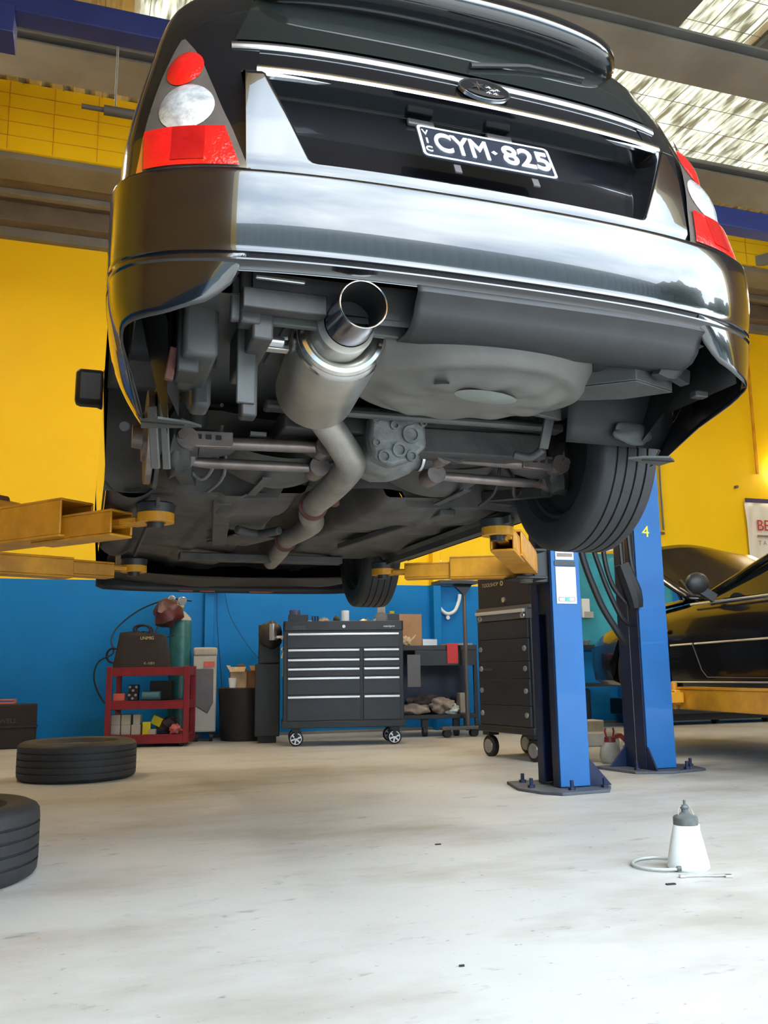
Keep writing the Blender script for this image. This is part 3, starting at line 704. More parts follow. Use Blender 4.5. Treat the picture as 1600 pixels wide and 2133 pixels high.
for sd in (-1, 1):
    ax_ = MB(); ax_.lathe([(.09, .045), (.13, .050), (.145, .040), (.17, .044), (.19, .036), (.21, .040), (.235, .030), (.26, .016), (.48, .016), (.50, .034), (.56, .044), (.60, .044)], (0, .95, .335), (sd, 0, -.02), 24)
    A_ = obj('drive_shaft', ax_, 'underdark', car); obj('boot_clamp', MB().cyl((sd*.137, .95, .332), (sd*.146, .95, .332), .0525, n=24), 'silver', A_)
    for yy, zi, zo, r, nm in ((.92, .335, .328, .020, 'upper'), (1.0, .285, .282, .017, 'lower')):
        ln = MB(); ln.tube([(sd*.205, yy-.02, zi-.012), (sd*.28, yy-.01, zi-.01), (sd*.56, yy-.01, zo-.012), (sd*.635, yy-.01, zo-.010)], [r*.8, r, r, r*.8], 14)
        for x in (.205, .64): ln.cyl((sd*x, yy-.05, (zi if x < .4 else zo)-.01), (sd*x, yy+.04, (zi if x < .4 else zo)-.01), .033, n=20)
        L_ = obj('lateral_link', ln, 'link', car)
        if nm == 'upper':
            e = MB(); e.prism([(sd*.50, .300), (sd*.66, .295), (sd*.675, .345), (sd*.50, .350)], .885, .897, 'xz'); obj('link_bracket', e, 'link', L_, bevel=.003)
            h = MB()
            for x in (.545, .575, .605): h.box((sd*x, .883, .328), (.017, .004, .014))
            obj('bracket_hole', h, 'flat_black', L_)
            obj('link_tag', MB().box((sd*.42, .90, .352), (.05, .02, .012)), 'undergrey', L_)
            obj('bushing_bolt', MB().cyl((sd*.655, .858, .325), (sd*.655, .875, .325), .016, n=6), 'link', L_)
    kn = MB(); kn.blob((sd*.66, .97, .33), (.055, .09, .11), 3, .25, 5+sd).cyl((sd*.60, .97, .33), (sd*.74, .97, .33), .055).beam((sd*.64, .98, .24), (sd*.58, 1.38, .29), .05, .035).tube([(sd*.66, .99, .35), (sd*.60, .98, .60), (sd*.56, .97, .80)], [.03, .03, .028], 14)
    obj('knuckle', kn, 'underdark', car)
    coil = [(sd*.58+.055*math.cos(a*.5), .975+.055*math.sin(a*.5), .46+.0052*a) for a in range(0, 76)]
    obj('coil_spring', MB().tube(coil, .0065, 8), 'underdark', car)
    obj('strut', MB().cyl((sd*.60, .98, .42), (sd*.56, .97, .82), .026).cyl((sd*.61, .98, .36), (sd*.60, .98, .47), .034), 'underdark', car)
    obj('trailing_arm', MB().tube([(sd*.63, 1.02, .26), (sd*.61, 1.2, .27), (sd*.58, 1.42, .30)], [.022, .018, .026], 12).cyl((sd*.54, 1.42, .30), (sd*.62, 1.42, .30), .035), 'underdark', car)
    bh = MB(); bh.tube([(sd*.52, 1.0, .40), (sd*.53, 1.02, .30), (sd*.56, 1.08, .24), (sd*.60, 1.1, .26), (sd*.64, 1.05, .30)], .007, 8, sub=4).tube([(sd*.50, 1.06, .38), (sd*.495, 1.1, .26), (sd*.52, 1.3, .24)], .006, 8, sub=4)
    obj('brake_hose', bh, 'undergrey' if sd < 0 else 'underdark', car)
    obj('fuel_tank_saddle' if 1 else '', MB().grid(lambda u, v: (sd*(.12+.36*u), 1.02+.36*v, .36-.115*math.sin(PI*min(1, max(0, u*.92+.04)))**.6*math.sin(PI*min(1, v*.9+.08))**.6), 24, 20).box((sd*.36, 1.2, .245), (.03, .30, .006)), 'underseal', car)
# cable boot and hanging bits
obj('anti_roll_bar', MB().tube([(-.62, 1.16, .27), (-.48, 1.06, .36), (-.2, 1.04, .385), (.2, 1.04, .385), (.48, 1.06, .36), (.62, 1.16, .27)], .011, 10, sub=4), 'underdark', car)
# wheel housings
for sd in (-1, 1):
    for cy in (.95, 3.475):
        hb = MB(); 
        def hf(u, v, sd=sd, cy=cy):
            a = PI*(.20+.60*u); return (sd*(.56+.315*v), cy-.41*math.cos(a), .34+.41*math.sin(a))
        hb.grid(hf, 28, 6); hb.grid(lambda u, v, sd=sd, cy=cy: (sd*.56, cy-.41*v*math.cos(PI*(.2+.6*u)), .34+.41*math.sin(PI*(.2+.6*u))*v+.2*(1-v)), 24, 5)
        obj('wheel_housing', hb, 'liner' if sd > 0 else 'undergreen', car, solid=.004)
# left rear corner without its wheel: liner, panels, brake
obj('quarter_liner', MB().grid(lambda u, v: (-.845+.09*v+.03*u*v, .27+.28*u, .70-.46*v*(.55+.45*u)), 14, 12), 'liner', car, sharp=50)
obj('inner_quarter_panel', MB().grid(lambda u, v: (-.745+.05*u, .36+.22*u, .60-.30*v), 8, 8).box((-.70, .36, .44), (.055, .10, .20)), 'underdark', car, bevel=.006)
obj('chassis_box', MB().box((-.675, .42, .47), (.085, .30, .20)).box((-.64, .58, .40), (.05, .10, .16)), 'undergreen', car, bevel=.012)
obj('chassis_rail', MB().box((-.545, .34, .45), (.05, .36, .13)).box((-.555, .30, .33), (.040, .05, .20)).box((-.575, .18, .49), (.05, .05, .14)), 'underdark', car, bevel=.006)
obj('tow_eye_bracket', MB().box((-.565, .275, .39), (.045, .012, .26)).box((-.590, .20, .50), (.05, .03, .09)).cyl((-.566, .262, .455), (-.566, .27, .455), .010, n=6).cyl((-.566, .262, .49), (-.566, .27, .49), .009, n=6), 'undergreen', car, bevel=.003)
obj('rusty_grommet', MB().box((-.738, .34, .365), (.022, .02, .085), Euler((0, .15, 0))), 'rust', car, bevel=.004)
obj('arch_stay', MB().beam((-.765, .60, .33), (-.745, .66, .17), .025, .012).beam((-.735, .60, .34), (-.715, .66, .17), .022, .012), 'undergrey', car, bevel=.003)
BD = obj('brake_disc', MB().lathe([(0, .05), (0, .145), (.018, .145), (.018, .05)], (-.76, .95, .33), (1, 0, 0), 40, closed=True), 'link', car)
obj('dust_shield', MB().lathe([(0, .04), (0, .155), (.012, .16)], (-.735, .95, .33), (1, 0, 0), 40), 'undergreen', BD)
obj('wheel_hub', MB().lathe([(0, 0), (0, .035), (.03, .04), (.03, .075), (.04, .08)], (-.80, .95, .33), (1, 0, 0), 30), 'link', BD)
BD2 = obj('brake_disc', MB().lathe([(0, .05), (0, .145), (.022, .145), (.022, .05)], (-.76, 3.475, .33), (1, 0, 0), 40, closed=True), 'link', car)
obj('brake_caliper', MB().box((-.74, 3.58, .38), (.07, .07, .14)), 'underdark', BD2, bevel=.01)
# canister box and bits on the right
cx = MB(); cx.prism([(.335, .33), (.50, .20), (.66, .26), (.56, .36), (.44, .41)], .395, .40, 'xy'); cx.prism([(.335, .33), (.50, .20), (.66, .26), (.56, .36), (.44, .41)], .40, .485, 'xy')
obj('canister', cx, 'undergreen', car, bevel=.006)
obj('canister_pipe', MB().cyl((.40, .20, .48), (.44, .34, .46), .036).cyl((.62, .20, .50), (.66, .34, .47), .040).box((.53, .19, .48), (.10, .03, .05)), 'blackplastic', car, bevel=.004)
obj('link_stay', MB().beam((.46, .62, .40), (.455, .66, .31), .035, .012).tube([(.455, .66, .31), (.43, .70, .29), (.38, .72, .30)], .014, 8, sub=3).box((.41, .56, .40), (.13, .02, .035), Euler((0, 0, .3))), 'undergreen', car, bevel=.003)
obj('side_liner', MB().grid(lambda u, v: (.845-.09*v-.03*u*v, .27+.28*u, .70-.40*v*(.55+.45*u)), 14, 12), 'liner', car, sharp=50)
for sd, zl in ((-1, .44), (1, .31)): obj('arch_liner', MB().grid(lambda u, v, sd=sd, zl=zl: (sd*((.60 if sd < 0 else .48)+(.26 if sd < 0 else .38)*u), .56-.03*math.sin(PI*v), zl+(.76-zl)*v), 8, 8).grid(lambda u, v, sd=sd: (sd*.835, .20+.36*u, .42+.30*v), 6, 4), 'liner', car, solid=.004)
obj('liner_patch', MB().blob((.70, .528, .345), (.07, .012, .035), 3, .2, 9), 'undergreen', car)
obj('liner_clip', MB().box((.79, .31, .415), (.045, .03, .02)), 'undergreen', car, bevel=.004)
obj('liner_clip', MB().lathe([(0, .012), (.012, .012), (.012, 0)], (-.838, .42, .22), (-.3, -1, -.3), 10), 'underdark', car)
# ridged bumper brackets under the right corner
obj('corner_bracket', MB().box((.64, .22, .44), (.10, .03, .04), Euler((0, .2, .3))).blob((.60, .20, .435), (.05, .03, .03), 2, .3, 4), 'blackplastic', car)
# mirror
o_ = obj('side_mirror', MB().box((-.940, 2.80, 1.035), (.145, .10, .185)).beam((-.90, 2.82, .97), (-.86, 2.86, .96), .06, .05), 'blackplastic', car, bevel=.038)
obj('side_mirror', MB().box((.940, 2.80, 1.035), (.145, .10, .185)).beam((.90, 2.82, .97), (.86, 2.86, .96), .06, .05), 'blackplastic', car, bevel=.038)
# side windows and fuel flap, handles
for sd in (-1, 1):
    for a, b in ((.75, 1.45), (1.50, 2.25), (2.30, 2.85)):
        obj('side_window', MB().grid(lambda u, v, a=a, b=b, sd=sd: (sd*(sm(WT, 1.10+.34*v)+.004), a+(b-a)*u-(.0 if b < 2.5 else .35*v*u), 1.10+.34*v), 6, 8), 'glass', car)
    for y in (1.62, 2.42): obj('door_handle', MB().box((sd*(.868), y, .985), (.03, .16, .028)), 'paint', car, bevel=.01)
# wheels still fitted
def tyre_prof(R, w, groove=True):
    h = w/2; P = [(-h*.72, R*.655), (-h*.95, R*.70), (-h*1.02, R*.80), (-h*1.0, R*.90), (-h*.90, R*.965), (-h*.80, R*.988)]
    if groove:
        for g in (-.50, -.17, .17, .50): P += [(h*(g-.035), R*(1-.004)), (h*(g-.03), R*.975), (h*(g+.03), R*.975), (h*(g+.035), R*(1-.004))]
    else: P += [(0, R)]
    P += [(h*.80, R*.988), (h*.90, R*.965), (h*1.0, R*.90), (h*1.02, R*.80), (h*.95, R*.70), (h*.72, R*.655)]
    return P
def rim_mb(R, w, n=7, ax='x'):
    mb = MB(); h = w/2; mb.lathe([(-h*.72, R*.66), (-h*.70, R*.62), (-h*.3, R*.58), (h*.55, R*.60), (h*.70, R*.63), (h*.72, R*.66)], ax=(1, 0, 0), n=48)
    mb.lathe([(h*.35, 0), (h*.38, R*.10), (h*.30, R*.16), (h*.1, R*.17), (-h*.1, 0)], ax=(1, 0, 0), n=32)
    for i in range(n):
        a = 2*PI*i/n; d = Vector((0, math.cos(a), math.sin(a)))
        mb.beam(Vector((h*.22, 0, 0))+d*R*.12, Vector((h*.45, 0, 0))+d*R*.61, R*.11, h*.22, up=(1, 0, 0))
    return mb
def car_wheel(x, y, z, R, w, rot=0, flip=1):
    t = obj('wheel', MB().lathe(tyre_prof(R, w), ax=(1, 0, 0), n=96), 'rubber', car, sharp=30); t.location = (x, y, z); t.rotation_euler = (0, 0, rot)
    r = obj('rim', rim_mb(R, w), 'underdark', t)
    obj('brake_backing', MB().lathe([(-.07, 0), (-.07, .05), (-.055, .10), (-.05, .21), (-.02, .215), (-.02, 0)], ax=(1, 0, 0), n=40), 'liner', t)
    return t
car_wheel(.755, .95, .368, .345, .225)
car_wheel(.755, 3.475, .335, .345, .225, -.04)

# ------------------------------------------------------------------ two-post lifts
def post_parts(L, x0, x1, y0, y1, h, openside, label=None):
    # folded steel column, open towards the car, with a darker inner rail; sides in a shaded copy of the front blue
    s_ = openside; xb, xo = (x1, x0) if s_ < 0 else (x0, x1); d = -s_
    m = MB(); m.span((x0, y0, .02), (x1, y0+.012, h)); P = obj('post', m, 'blue_post', L, bevel=.003)
    obj('rear_web', MB().span((x0, y1-.012, .02), (x1, y1, h)).span((xb-.006, y0+.012, .02), (xb+.006, y1-.012, h)), 'blue_dark', P)
    obj('lip', MB().span((xo-.004, y0+.012, .02), (xo+.006, y0+.075, h)), 'blue_dark', P)
    obj('lip', MB().span((xo-.004, y1-.075, .02), (xo+.006, y1-.012, h)), 'blue_dark', P)
    obj('rail', MB().span((xo+d*.05, y0+.075, .03), (xo+d*.06, y1-.06, h)), 'flat_black', P)
    return P
def gusset(L, pts, a, b, plane):
    return obj('gusset', MB().prism(pts, a, b, plane), 'blue_dark', L, bevel=.002)
def bolts(L, pts):
    for x, y in pts: obj('anchor_bolt', MB().cyl((x, y, .015), (x, y, .03), .020, n=6).cyl((x, y, .03), (x, y, .065), .010, n=10), 'blue_dark', L)
def arm(L, name, piv, pad, stages, cupz=1.165, gus=False):
    p, q = Vector((piv[0], piv[1], 0)), Vector((pad[0], pad[1], 0)); d = (q-p); d.z = 0; Ld = d.length; d.normalize()
    A = None
    for i, (a, b, w, h, z) in enumerate(stages):
        mb = MB(); P0 = Vector((p.x, p.y, z))+d*Ld*a; P1 = Vector((p.x, p.y, z))+d*Ld*b; n_ = Vector((d.y, -d.x, 0))
        t_ = .010 if i < 2 else h
        if i < 2:
            mb.beam(P0+Vector((0, 0, h/2-t_/2)), P1+Vector((0, 0, h/2-t_/2)), w, t_).beam(P0-Vector((0, 0, h/2-t_/2)), P1-Vector((0, 0, h/2-t_/2)), w, t_)
            for sgn in (-1, 1): mb.beam(P0+n_*sgn*(w/2-t_/2), P1+n_*sgn*(w/2-t_/2), t_, h-2*t_)
        else: mb.beam(P0, P1, w, h)
        o = obj('swing_arm' if i == 0 else 'arm_extension', mb, 'arm', L if i == 0 else A, bevel=.004)
        if i == 0: A = o
    obj('pivot_pin', MB().cyl((p.x, p.y, stages[0][4]-.09), (p.x, p.y, stages[0][4]+.10), .035), 'steel_grey', A)
    e = Vector((q.x, q.y, 0))-d*.035
    obj('pad_cup', MB().lathe([(0, .036), (0, .066), (.036, .066), (.036, .036)], (q.x, q.y, cupz), n=32, closed=True).beam(Vector((q.x, q.y, cupz+.012))-d*.06, Vector((q.x, q.y, cupz+.012))-d*.14, .09, .02), 'arm', A, bevel=.002)
    obj('lift_pad', MB().lathe([(-.02, 0), (-.02, .030), (.030, .032), (.034, .066), (.066, .070), (.072, .062), (.072, 0)], (q.x, q.y, cupz), n=32), 'pad', A)
    if gus:
        m = MB(); P0 = Vector((p.x, p.y, stages[0][4]+.055)); n_ = Vector((d.y, -d.x, 0))
        g = [(-.15, .0), (-.15, .10), (.05, .115), (.22, .10), (.36, .065), (.46, .0)]
        for sgn in (-1, 1):
            o_ = P0+n_*sgn*.07; a1 = [m.bm.verts.new(o_+d*x+Vector((0, 0, z))) for x, z in g]; b1 = [m.bm.verts.new(o_+n_*sgn*.01+d*x+Vector((0, 0, z))) for x, z in g]
            m.bridge(a1, b1); m.face(a1[::-1]); m.face(b1)
        tp_ = [(P0+d*x+Vector((0, 0, z))) for x, z in g[1:]]
        for a, b in zip(tp_, tp_[1:]): m.beam(a, b, .16, .010)
        obj('arm_gusset', m, 'arm', A)
        obj('arm_pin', MB().cyl(P0+d*.34+Vector((0, 0, .07))+n_*.07, P0+d*.34+Vector((0, 0, .07))+n_*-.03, .024), 'rust', A)
    return A
L1 = thing('car_lift', 'blue and yellow two-post lift raising the black wagon', 'lift', (2.54, 4.53, 0))
def toL1(o): 
    pass
LO = Vector((2.54, 4.53, 0))
class OB(MB):
    pass
def reroot(root):     # parts were modelled in room coordinates: shift them under the thing's own origin
    lo = root.location.copy()
    for c in root.children: c.location = c.location-lo
P = post_parts(L1, 2.45, 2.63, 4.41, 4.66, 4.12, -1)
obj('placard', MB().span((2.475, 4.404, 1.0), (2.60, 4.409, 1.205)), 'white', P)
obj('placard_border', MB().span((2.487, 4.401, 1.013), (2.588, 4.403, 1.015)).span((2.487, 4.401, 1.033), (2.588, 4.403, 1.035)).span((2.487, 4.401, 1.013), (2.489, 4.403, 1.035)).span((2.586, 4.401, 1.013), (2.588, 4.403, 1.035)), 'textgrey', P)
obj('green_mark', MB().span((2.528, 4.400, 1.015), (2.552, 4.403, 1.033)), 'green', P)
obj('placard', MB().span((2.478, 4.404, 1.245), (2.592, 4.409, 1.42)), 'white', P)
obj('placard_print', MB().span((2.487, 4.401, 1.262), (2.515, 4.403, 1.282)).span((2.518, 4.401, 1.262), (2.552, 4.403, 1.282)).span((2.555, 4.401, 1.262), (2.583, 4.403, 1.282)), 'textgrey', P)
obj('placard_print', MB().span((2.497, 4.401, 1.295), (2.506, 4.403, 1.322)).span((2.562, 4.401, 1.295), (2.571, 4.403, 1.322)), 'steel_grey', P)
obj('tape_band', MB().span((2.470, 4.405, 1.212), (2.60, 4.4085, 1.238)), 'undergreen', P)
obj('base_plate', MB().prism([(2.25, 4.52), (2.30, 4.34), (2.37, 4.25), (2.66, 4.27), (2.75, 4.40), (2.74, 4.78), (2.32, 4.80)], 0, .016, 'xy'), 'plate_dust', L1, bevel=.003)
gusset(L1, [(2.63, .016), (2.77, .016), (2.63, .17)], 4.42, 4.432, 'xz'); gusset(L1, [(2.63, .016), (2.77, .016), (2.63, .17)], 4.64, 4.652, 'xz')
bolts(L1, [(2.32, 4.50), (2.47, 4.33), (2.68, 4.35), (2.38, 4.72), (2.68, 4.72)])
obj('carriage', MB().span((2.455, 4.44, .95), (2.50, 4.63, 1.75)).span((2.18, 4.30, 1.125), (2.37, 4.46, 1.140)).span((2.18, 4.30, 1.275), (2.37, 4.46, 1.290)).span((2.36, 4.44, 1.12), (2.46, 4.62, 1.30)), 'blackplastic', L1, bevel=.004)
arm(L1, 'a', (2.27, 4.36, 1.12), (1.594, 3.30), [(0, .68, .125, .120, 1.212), (.52, .88, .105, .095, 1.192), (.78, .93, .05, .03, 1.20)], cupz=1.188)
arm(L1, 'b', (2.30, 4.42, 1.12), (1.594, 4.80), [(0, .52, .11, .125, 1.205), (.35, .84, .09, .09, 1.195), (.82, .92, .05, .03, 1.195)], cupz=1.180)
P = post_parts(L1, -.83, -.65, 4.41, 4.66, 4.12, 1)
obj('base_plate', MB().span((-.96, 4.25, 0), (-.45, 4.82, .016)), 'blue_dark', L1, bevel=.003)
obj('carriage', MB().span((-.66, 4.44, .95), (-.56, 4.63, 1.75)).span((-.66, 4.40, 1.05), (-.50, 4.66, 1.30)), 'blue_dark', L1, bevel=.004)
arm(L1, 'c', (-.58, 4.24, 1.15), (.228, 3.30), [(0, .66, .16, .15, 1.245), (.50, .86, .11, .10, 1.205), (.80, .93, .05, .03, 1.205)], cupz=1.190, gus=True)
arm(L1, 'd', (-.60, 4.42, 1.12), (.228, 4.80), [(0, .62, .12, .10, 1.165), (.40, .86, .095, .08, 1.168), (.84, .92, .05, .03, 1.185)], cupz=1.168)
obj('crossbeam', MB().span((-.78, 4.43, 4.0), (2.60, 4.56, 4.13)), 'blue_beam', L1, bevel=.006)
obj('beam_bracket', MB().span((-.66, 4.41, 3.86), (-.47, 4.60, 4.02)), 'blue_beam', L1, bevel=.004)
obj('cutoff_bar', MB().cyl((-.02, 4.85, 3.80), (1.9, 4.85, 3.80), .028).cyl((-.14, 4.85, 3.80), (-.02, 4.85, 3.80), .014), 'steel_brown', L1)
obj('bar_hanger', MB().cyl((.04, 4.52, 4.1), (.04, 4.85, 3.80), .006, n=6), 'steel_grey', L1)
reroot(L1)

L2 = thing('car_lift', 'blue two-post lift marked 4 under the neighbouring black car', 'lift', (3.47, 5.08, 0))
P = post_parts(L2, 3.37, 3.575, 4.95, 5.20, 4.0, 1)
obj('side_web', MB().span((3.362, 4.962, .02), (3.372, 5.19, 3.9)), 'blue_dark', P)
obj('seam', MB().span((3.3605, 5.06, .05), (3.3625, 5.065, 3.8)), 'steel_grey', P)
t4 = text('bay_number', '4', .105, 'yellowpaint', frame((3.457, 4.9475, 1.515), (1, 0, 0), (0, 0, 1)), P, sx=1.1)
obj('base_plate', MB().prism([(3.18, 5.28), (3.24, 4.90), (3.45, 4.82), (3.74, 4.88), (3.78, 5.10), (3.68, 5.34)], 0, .016, 'xy'), 'plate_dust', L2, bevel=.003)
gusset(L2, [(4.962, .016), (4.86, .016), (4.962, .17)], 3.368, 3.38, 'yz'); gusset(L2, [(3.37, .016), (3.24, .016), (3.37, .16)], 5.18, 5.19, 'xz')
bolts(L2, [(3.30, 4.97), (3.60, 4.88), (3.73, 5.02)])
obj('crossbeam', MB().span((3.38, 5.0, 3.84), (6.45, 5.13, 3.99)), 'blue_beam', L2, bevel=.006)
P = post_parts(L2, 6.26, 6.46, 4.95, 5.20, 4.0, -1)
obj('base_plate', MB().span((6.1, 4.8, 0), (6.65, 5.35, .016)), 'blue_dark', L2, bevel=.003)
A = obj('swing_arm', MB().beam((3.90, 5.25, .428), (3.86, 4.0, .428), .12, .135), 'arm', L2, bevel=.006)
obj('arm_head', MB().box((3.86, 5.30, .44), (.13, .16, .10)).box((3.70, 5.22, .44), (.26, .10, .07)), 'arm', A, bevel=.006)
obj('arm_cap', MB().beam((3.90, 5.25, .502), (3.86, 4.0, .502), .13, .014), 'arm', A)
obj('pivot_pin', MB().cyl((3.86, 5.32, .36), (3.86, 5.32, .54), .025), 'arm', A)
obj('far_arm', MB().beam((6.2, 5.1, .43), (5.65, 5.9, .43), .12, .12).beam((6.2, 5.1, .43), (5.65, 4.1, .43), .12, .12), 'arm', L2, bevel=.006)
obj('lift_pad', MB().cyl((4.25, 4.45, .50), (4.25, 4.45, .585), .07), 'block', L2, bevel=.004)
for i, pts in enumerate([
    [(3.32, 5.02, 3.8), (3.16, 5.0, 2.2), (3.08, 5.0, 1.55), (3.14, 5.0, 1.25), (3.26, 5.0, .98), (3.35, 5.03, .92)],
    [(3.33, 5.01, 3.8), (3.22, 5.0, 2.2), (3.15, 4.98, 1.5), (3.19, 4.98, 1.2), (3.30, 4.98, 1.05)],
    [(3.34, 5.0, 3.8), (3.28, 4.98, 2.0), (3.27, 4.96, 1.3), (3.31, 4.96, 1.1)],
    [(3.30, 5.05, 3.8), (3.0, 5.03, 2.2), (3.0, 5.03, 1.5), (3.12, 5.03, 1.10), (3.25, 5.03, .88), (3.33, 5.06, .80)],
    [(3.36, 4.98, 3.7), (3.31, 4.95, 2.0), (3.32, 4.94, 1.4), (3.34, 4.94, 1.25)]]):
    obj('hydraulic_hose', MB().tube(pts, .016 if i != 3 else .022, 8, sub=6), 'cable', L2)
obj('hose_wrap', MB().tube([(3.27, 4.96, 1.30), (3.33, 4.95, 1.12), (3.35, 4.95, 1.02)], [.05, .06, .045], 10, sub=3), 'cable', L2)
reroot(L2)

# ------------------------------------------------------------------ neighbouring car, bonnet up
nc = thing('car', 'black car with its bonnet up on the lift at the right', 'car', (4.92, 6.70, .30))
def prof(y):     # y measured backwards from the nose; returns half section points
    nose = sst(-.02, .35, y); top = lerp([(-.28, .56), (.1, .66), (.9, .76), (1.3, .80), (4.3, .84)], y); wd = .62+.25*math.sqrt(max(0, min(1, (y+.30)/.55)))
    return [(wd*.86, .20), (wd*.97, .24), (wd, .36), (wd*1.0, .52), (wd*.985, top-.13), (wd*.95, top-.05), (wd*.86, top), (wd*.5, top+.03), (0, top+.04)]
ys = [-.28, -.26, -.2, -.1, .02, .15, .3, .45]+[.6+.04*i for i in range(20)]+[1.45+.12*i for i in range(24)]
def side(sgn):
    mb = MB(); R_ = []
    for y in ys:
        row = []
        for j, (x, z) in enumerate(prof(y)):
            if j < 5 and abs(y-.68) < .37:
                zz = .30+math.sqrt(.37**2-(y-.68)**2); z = max(z, min(zz, prof(y)[4][1]+.0)) if j < 4 else max(z, zz)
            row.append(mb.bm.verts.new((sgn*x, -y, z)))
        R_.append(row)
    for a, b in zip(R_, R_[1:]): mb.bridge(a, b, False)
    return mb, R_
bd_, Ra = side(-1); obj('body_side', bd_, 'paintb', nc, sharp=40)
bd_, Ra = side(1); obj('body_side', bd_, 'paintb', nc, sharp=40)
obj('nose_panel', MB().grid(lambda u, v: ((2*u-1)*.60, .285-.02*(2*u-1)**2, .20+.38*v), 10, 4), 'paintb', nc)
obj('underbody', MB().span((-.72, -4.2, .20), (.72, -.1, .30)), 'underdark', nc)
obj('bonnet', MB().grid(lambda u, v: ((2*u-1)*(.74-.10*v*v), -1.20+.95*v, .84+.47*v+.07*math.sin(PI*u)**2*v), 16, 16), 'paintb', nc, solid=.03)
obj('bonnet_stay', MB().cyl((-.62, -.45, .72), (-.60, -.70, 1.06), .008, n=8), 'blackplastic', nc)
obj('bonnet_hinge', MB().beam((-.68, -1.20, .80), (-.66, -1.0, .98), .02, .03).beam((-.66, -1.02, .80), (-.66, -.94, .94), .015, .02), 'paintb', nc)
obj('wing_rail', MB().grid(lambda u, v: (-.80+.10*v, -.45-.75*u, .745+.06*u+.03*math.sin(PI*v)), 12, 4), 'paintb', nc)
gh = MB(); gt = [(-1.50, .84, .78), (-2.70, 1.28, .60), (-3.4, 1.28, .60), (-4.1, .95, .72)]
Lp = [[gh.bm.verts.new((sg*w, y, z)) for sg in (-1, 1)] for y, z, w in gt]; Lb = [[gh.bm.verts.new((sg*.80, y, .80)) for sg in (-1, 1)] for y in (-1.50, -2.70, -3.4, -4.1)]
for a, b in zip(Lp, Lp[1:]): gh.face([a[0], a[1], b[1], b[0]])
for s_ in (0, 1):
    for i in range(3): gh.face([Lb[i][s_], Lb[i+1][s_], Lp[i+1][s_], Lp[i][s_]])
obj('greenhouse', gh, 'glass', nc, smooth=False)
for sg in (-1, 1):
    obj('windscreen_pillar', MB().tube([(sg*.80, -1.46, .82), (sg*.73, -2.10, 1.06), (sg*.61, -2.70, 1.29), (sg*.60, -3.4, 1.30), (sg*.72, -4.1, .96)], [.024, .024, .026, .026, .03], 10, sub=3), 'paintb', nc)
    obj('body_moulding', MB().tube([(sg*.873, -1.12, .495), (sg*.876, -1.37, .50)], .007, 8).tube([(sg*.876, -1.40, .50), (sg*.877, -3.9, .545)], .007, 8), 'handle', nc)
    obj('waist_moulding', MB().tube([(sg*.845, -1.35, .775), (sg*.84, -3.6, .80)], .009, 8), 'handle', nc)
    obj('sill_moulding', MB().tube([(sg*.865, -1.1, .235), (sg*.868, -3.6, .25)], .006, 8), 'handle', nc)
    obj('door_gap', MB().tube([(sg*.874, -1.37, .50), (sg*.872, -1.45, .32), (sg*.868, -1.50, .27), (sg*.868, -3.0, .27)], .0035, 6), 'trim', nc)
    obj('side_mirror', MB().blob((sg*.955, -1.58, .905), (.09, .05, .075), 3, .0).beam((sg*.84, -1.60, .80), (sg*.93, -1.58, .86), .04, .06), 'blackplastic', nc)
    for y in (-.68, -3.35):
        w_ = obj('wheel', MB().lathe(tyre_prof(.31, .20), ax=(1, 0, 0), n=48), 'rubber', nc); w_.location = (sg*.755, y, .31)
        obj('rim', rim_mb(.31, .20), 'wheelgrey', w_)
obj('side_indicator', MB().blob((-.885, -1.08, .60), (.008, .035, .02), 2, 0), 'lamporange', nc)
obj('engine', MB().span((-.40, -1.05, .35), (.45, -.30, .70)).cyl((-.3, -.4, .70), (.3, -.4, .70), .07).box((.5, -.9, .74), (.2, .25, .12)), 'underdark', nc, bevel=.02)

# ------------------------------------------------------------------ loose wheels
def floor_wheel(lab, x, y, R, w, rz):
    r = thing('wheel', lab, 'wheel', (x, y, 0), rz, 'wheels taken off the wagon')
    t = obj('tyre', MB().lathe([(a+w/2, b) for a, b in tyre_prof(R, w)], ax=(0, 0, 1), n=96), 'rubber', r, sharp=30)
    m = rim_mb(R, w); 
    for v in m.bm.verts: v.co = Vector((v.co.z, v.co.y, v.co.x+w/2))
    obj('rim', m, 'wheelgrey', r); return r
floor_wheel('car wheel lying flat on the floor near the red trolley', -.01, 6.22, .365, .235, .3)
floor_wheel('grooved car wheel lying flat at the left edge, nearest the camera', -.475, 3.36, .36, .235, .9)

# ------------------------------------------------------------------ bottles on the floor
b1 = thing('fluid_bottle', 'milky white conical bottle with a black cap on the floor', 'bottle', (1.905, 2.61, 0)); b1.scale = (.87, .87, .87)
obj('body', MB().lathe([(0, .0), (0, .070), (.008, .077), (.022, .076), (.05, .070), (.09, .062), (.13, .053), (.158, .046), (.165, .042), (.165, 0)], n=40), 'bottle', b1)
obj('cap', MB().lathe([(.158, .0), (.158, .044), (.160, .0455), (.186, .0455), (.190, .042), (.198, .022), (.205, .014), (.205, 0)], n=40), 'bottlegrey', b1)
v_ = obj('valve', MB().cyl((0, 0, .20), (0, 0, .216), .013).blob((0, 0, .222), (.018, .014, .012), 2, .1).cyl((0, 0, .225), (0, 0, .248), .005), 'bottlegrey', b1)
obj('wire_bail', MB().tube([(-.030, 0, .195), (-.028, 0, .22), (-.0, .0, .232), (.024, 0, .222), (.040, 0, .19)], .0013, 6, sub=3), 'silver', b1)
obj('lug', MB().box((.052, 0, .148), (.014, .014, .022)), 'bottle', b1, bevel=.003)
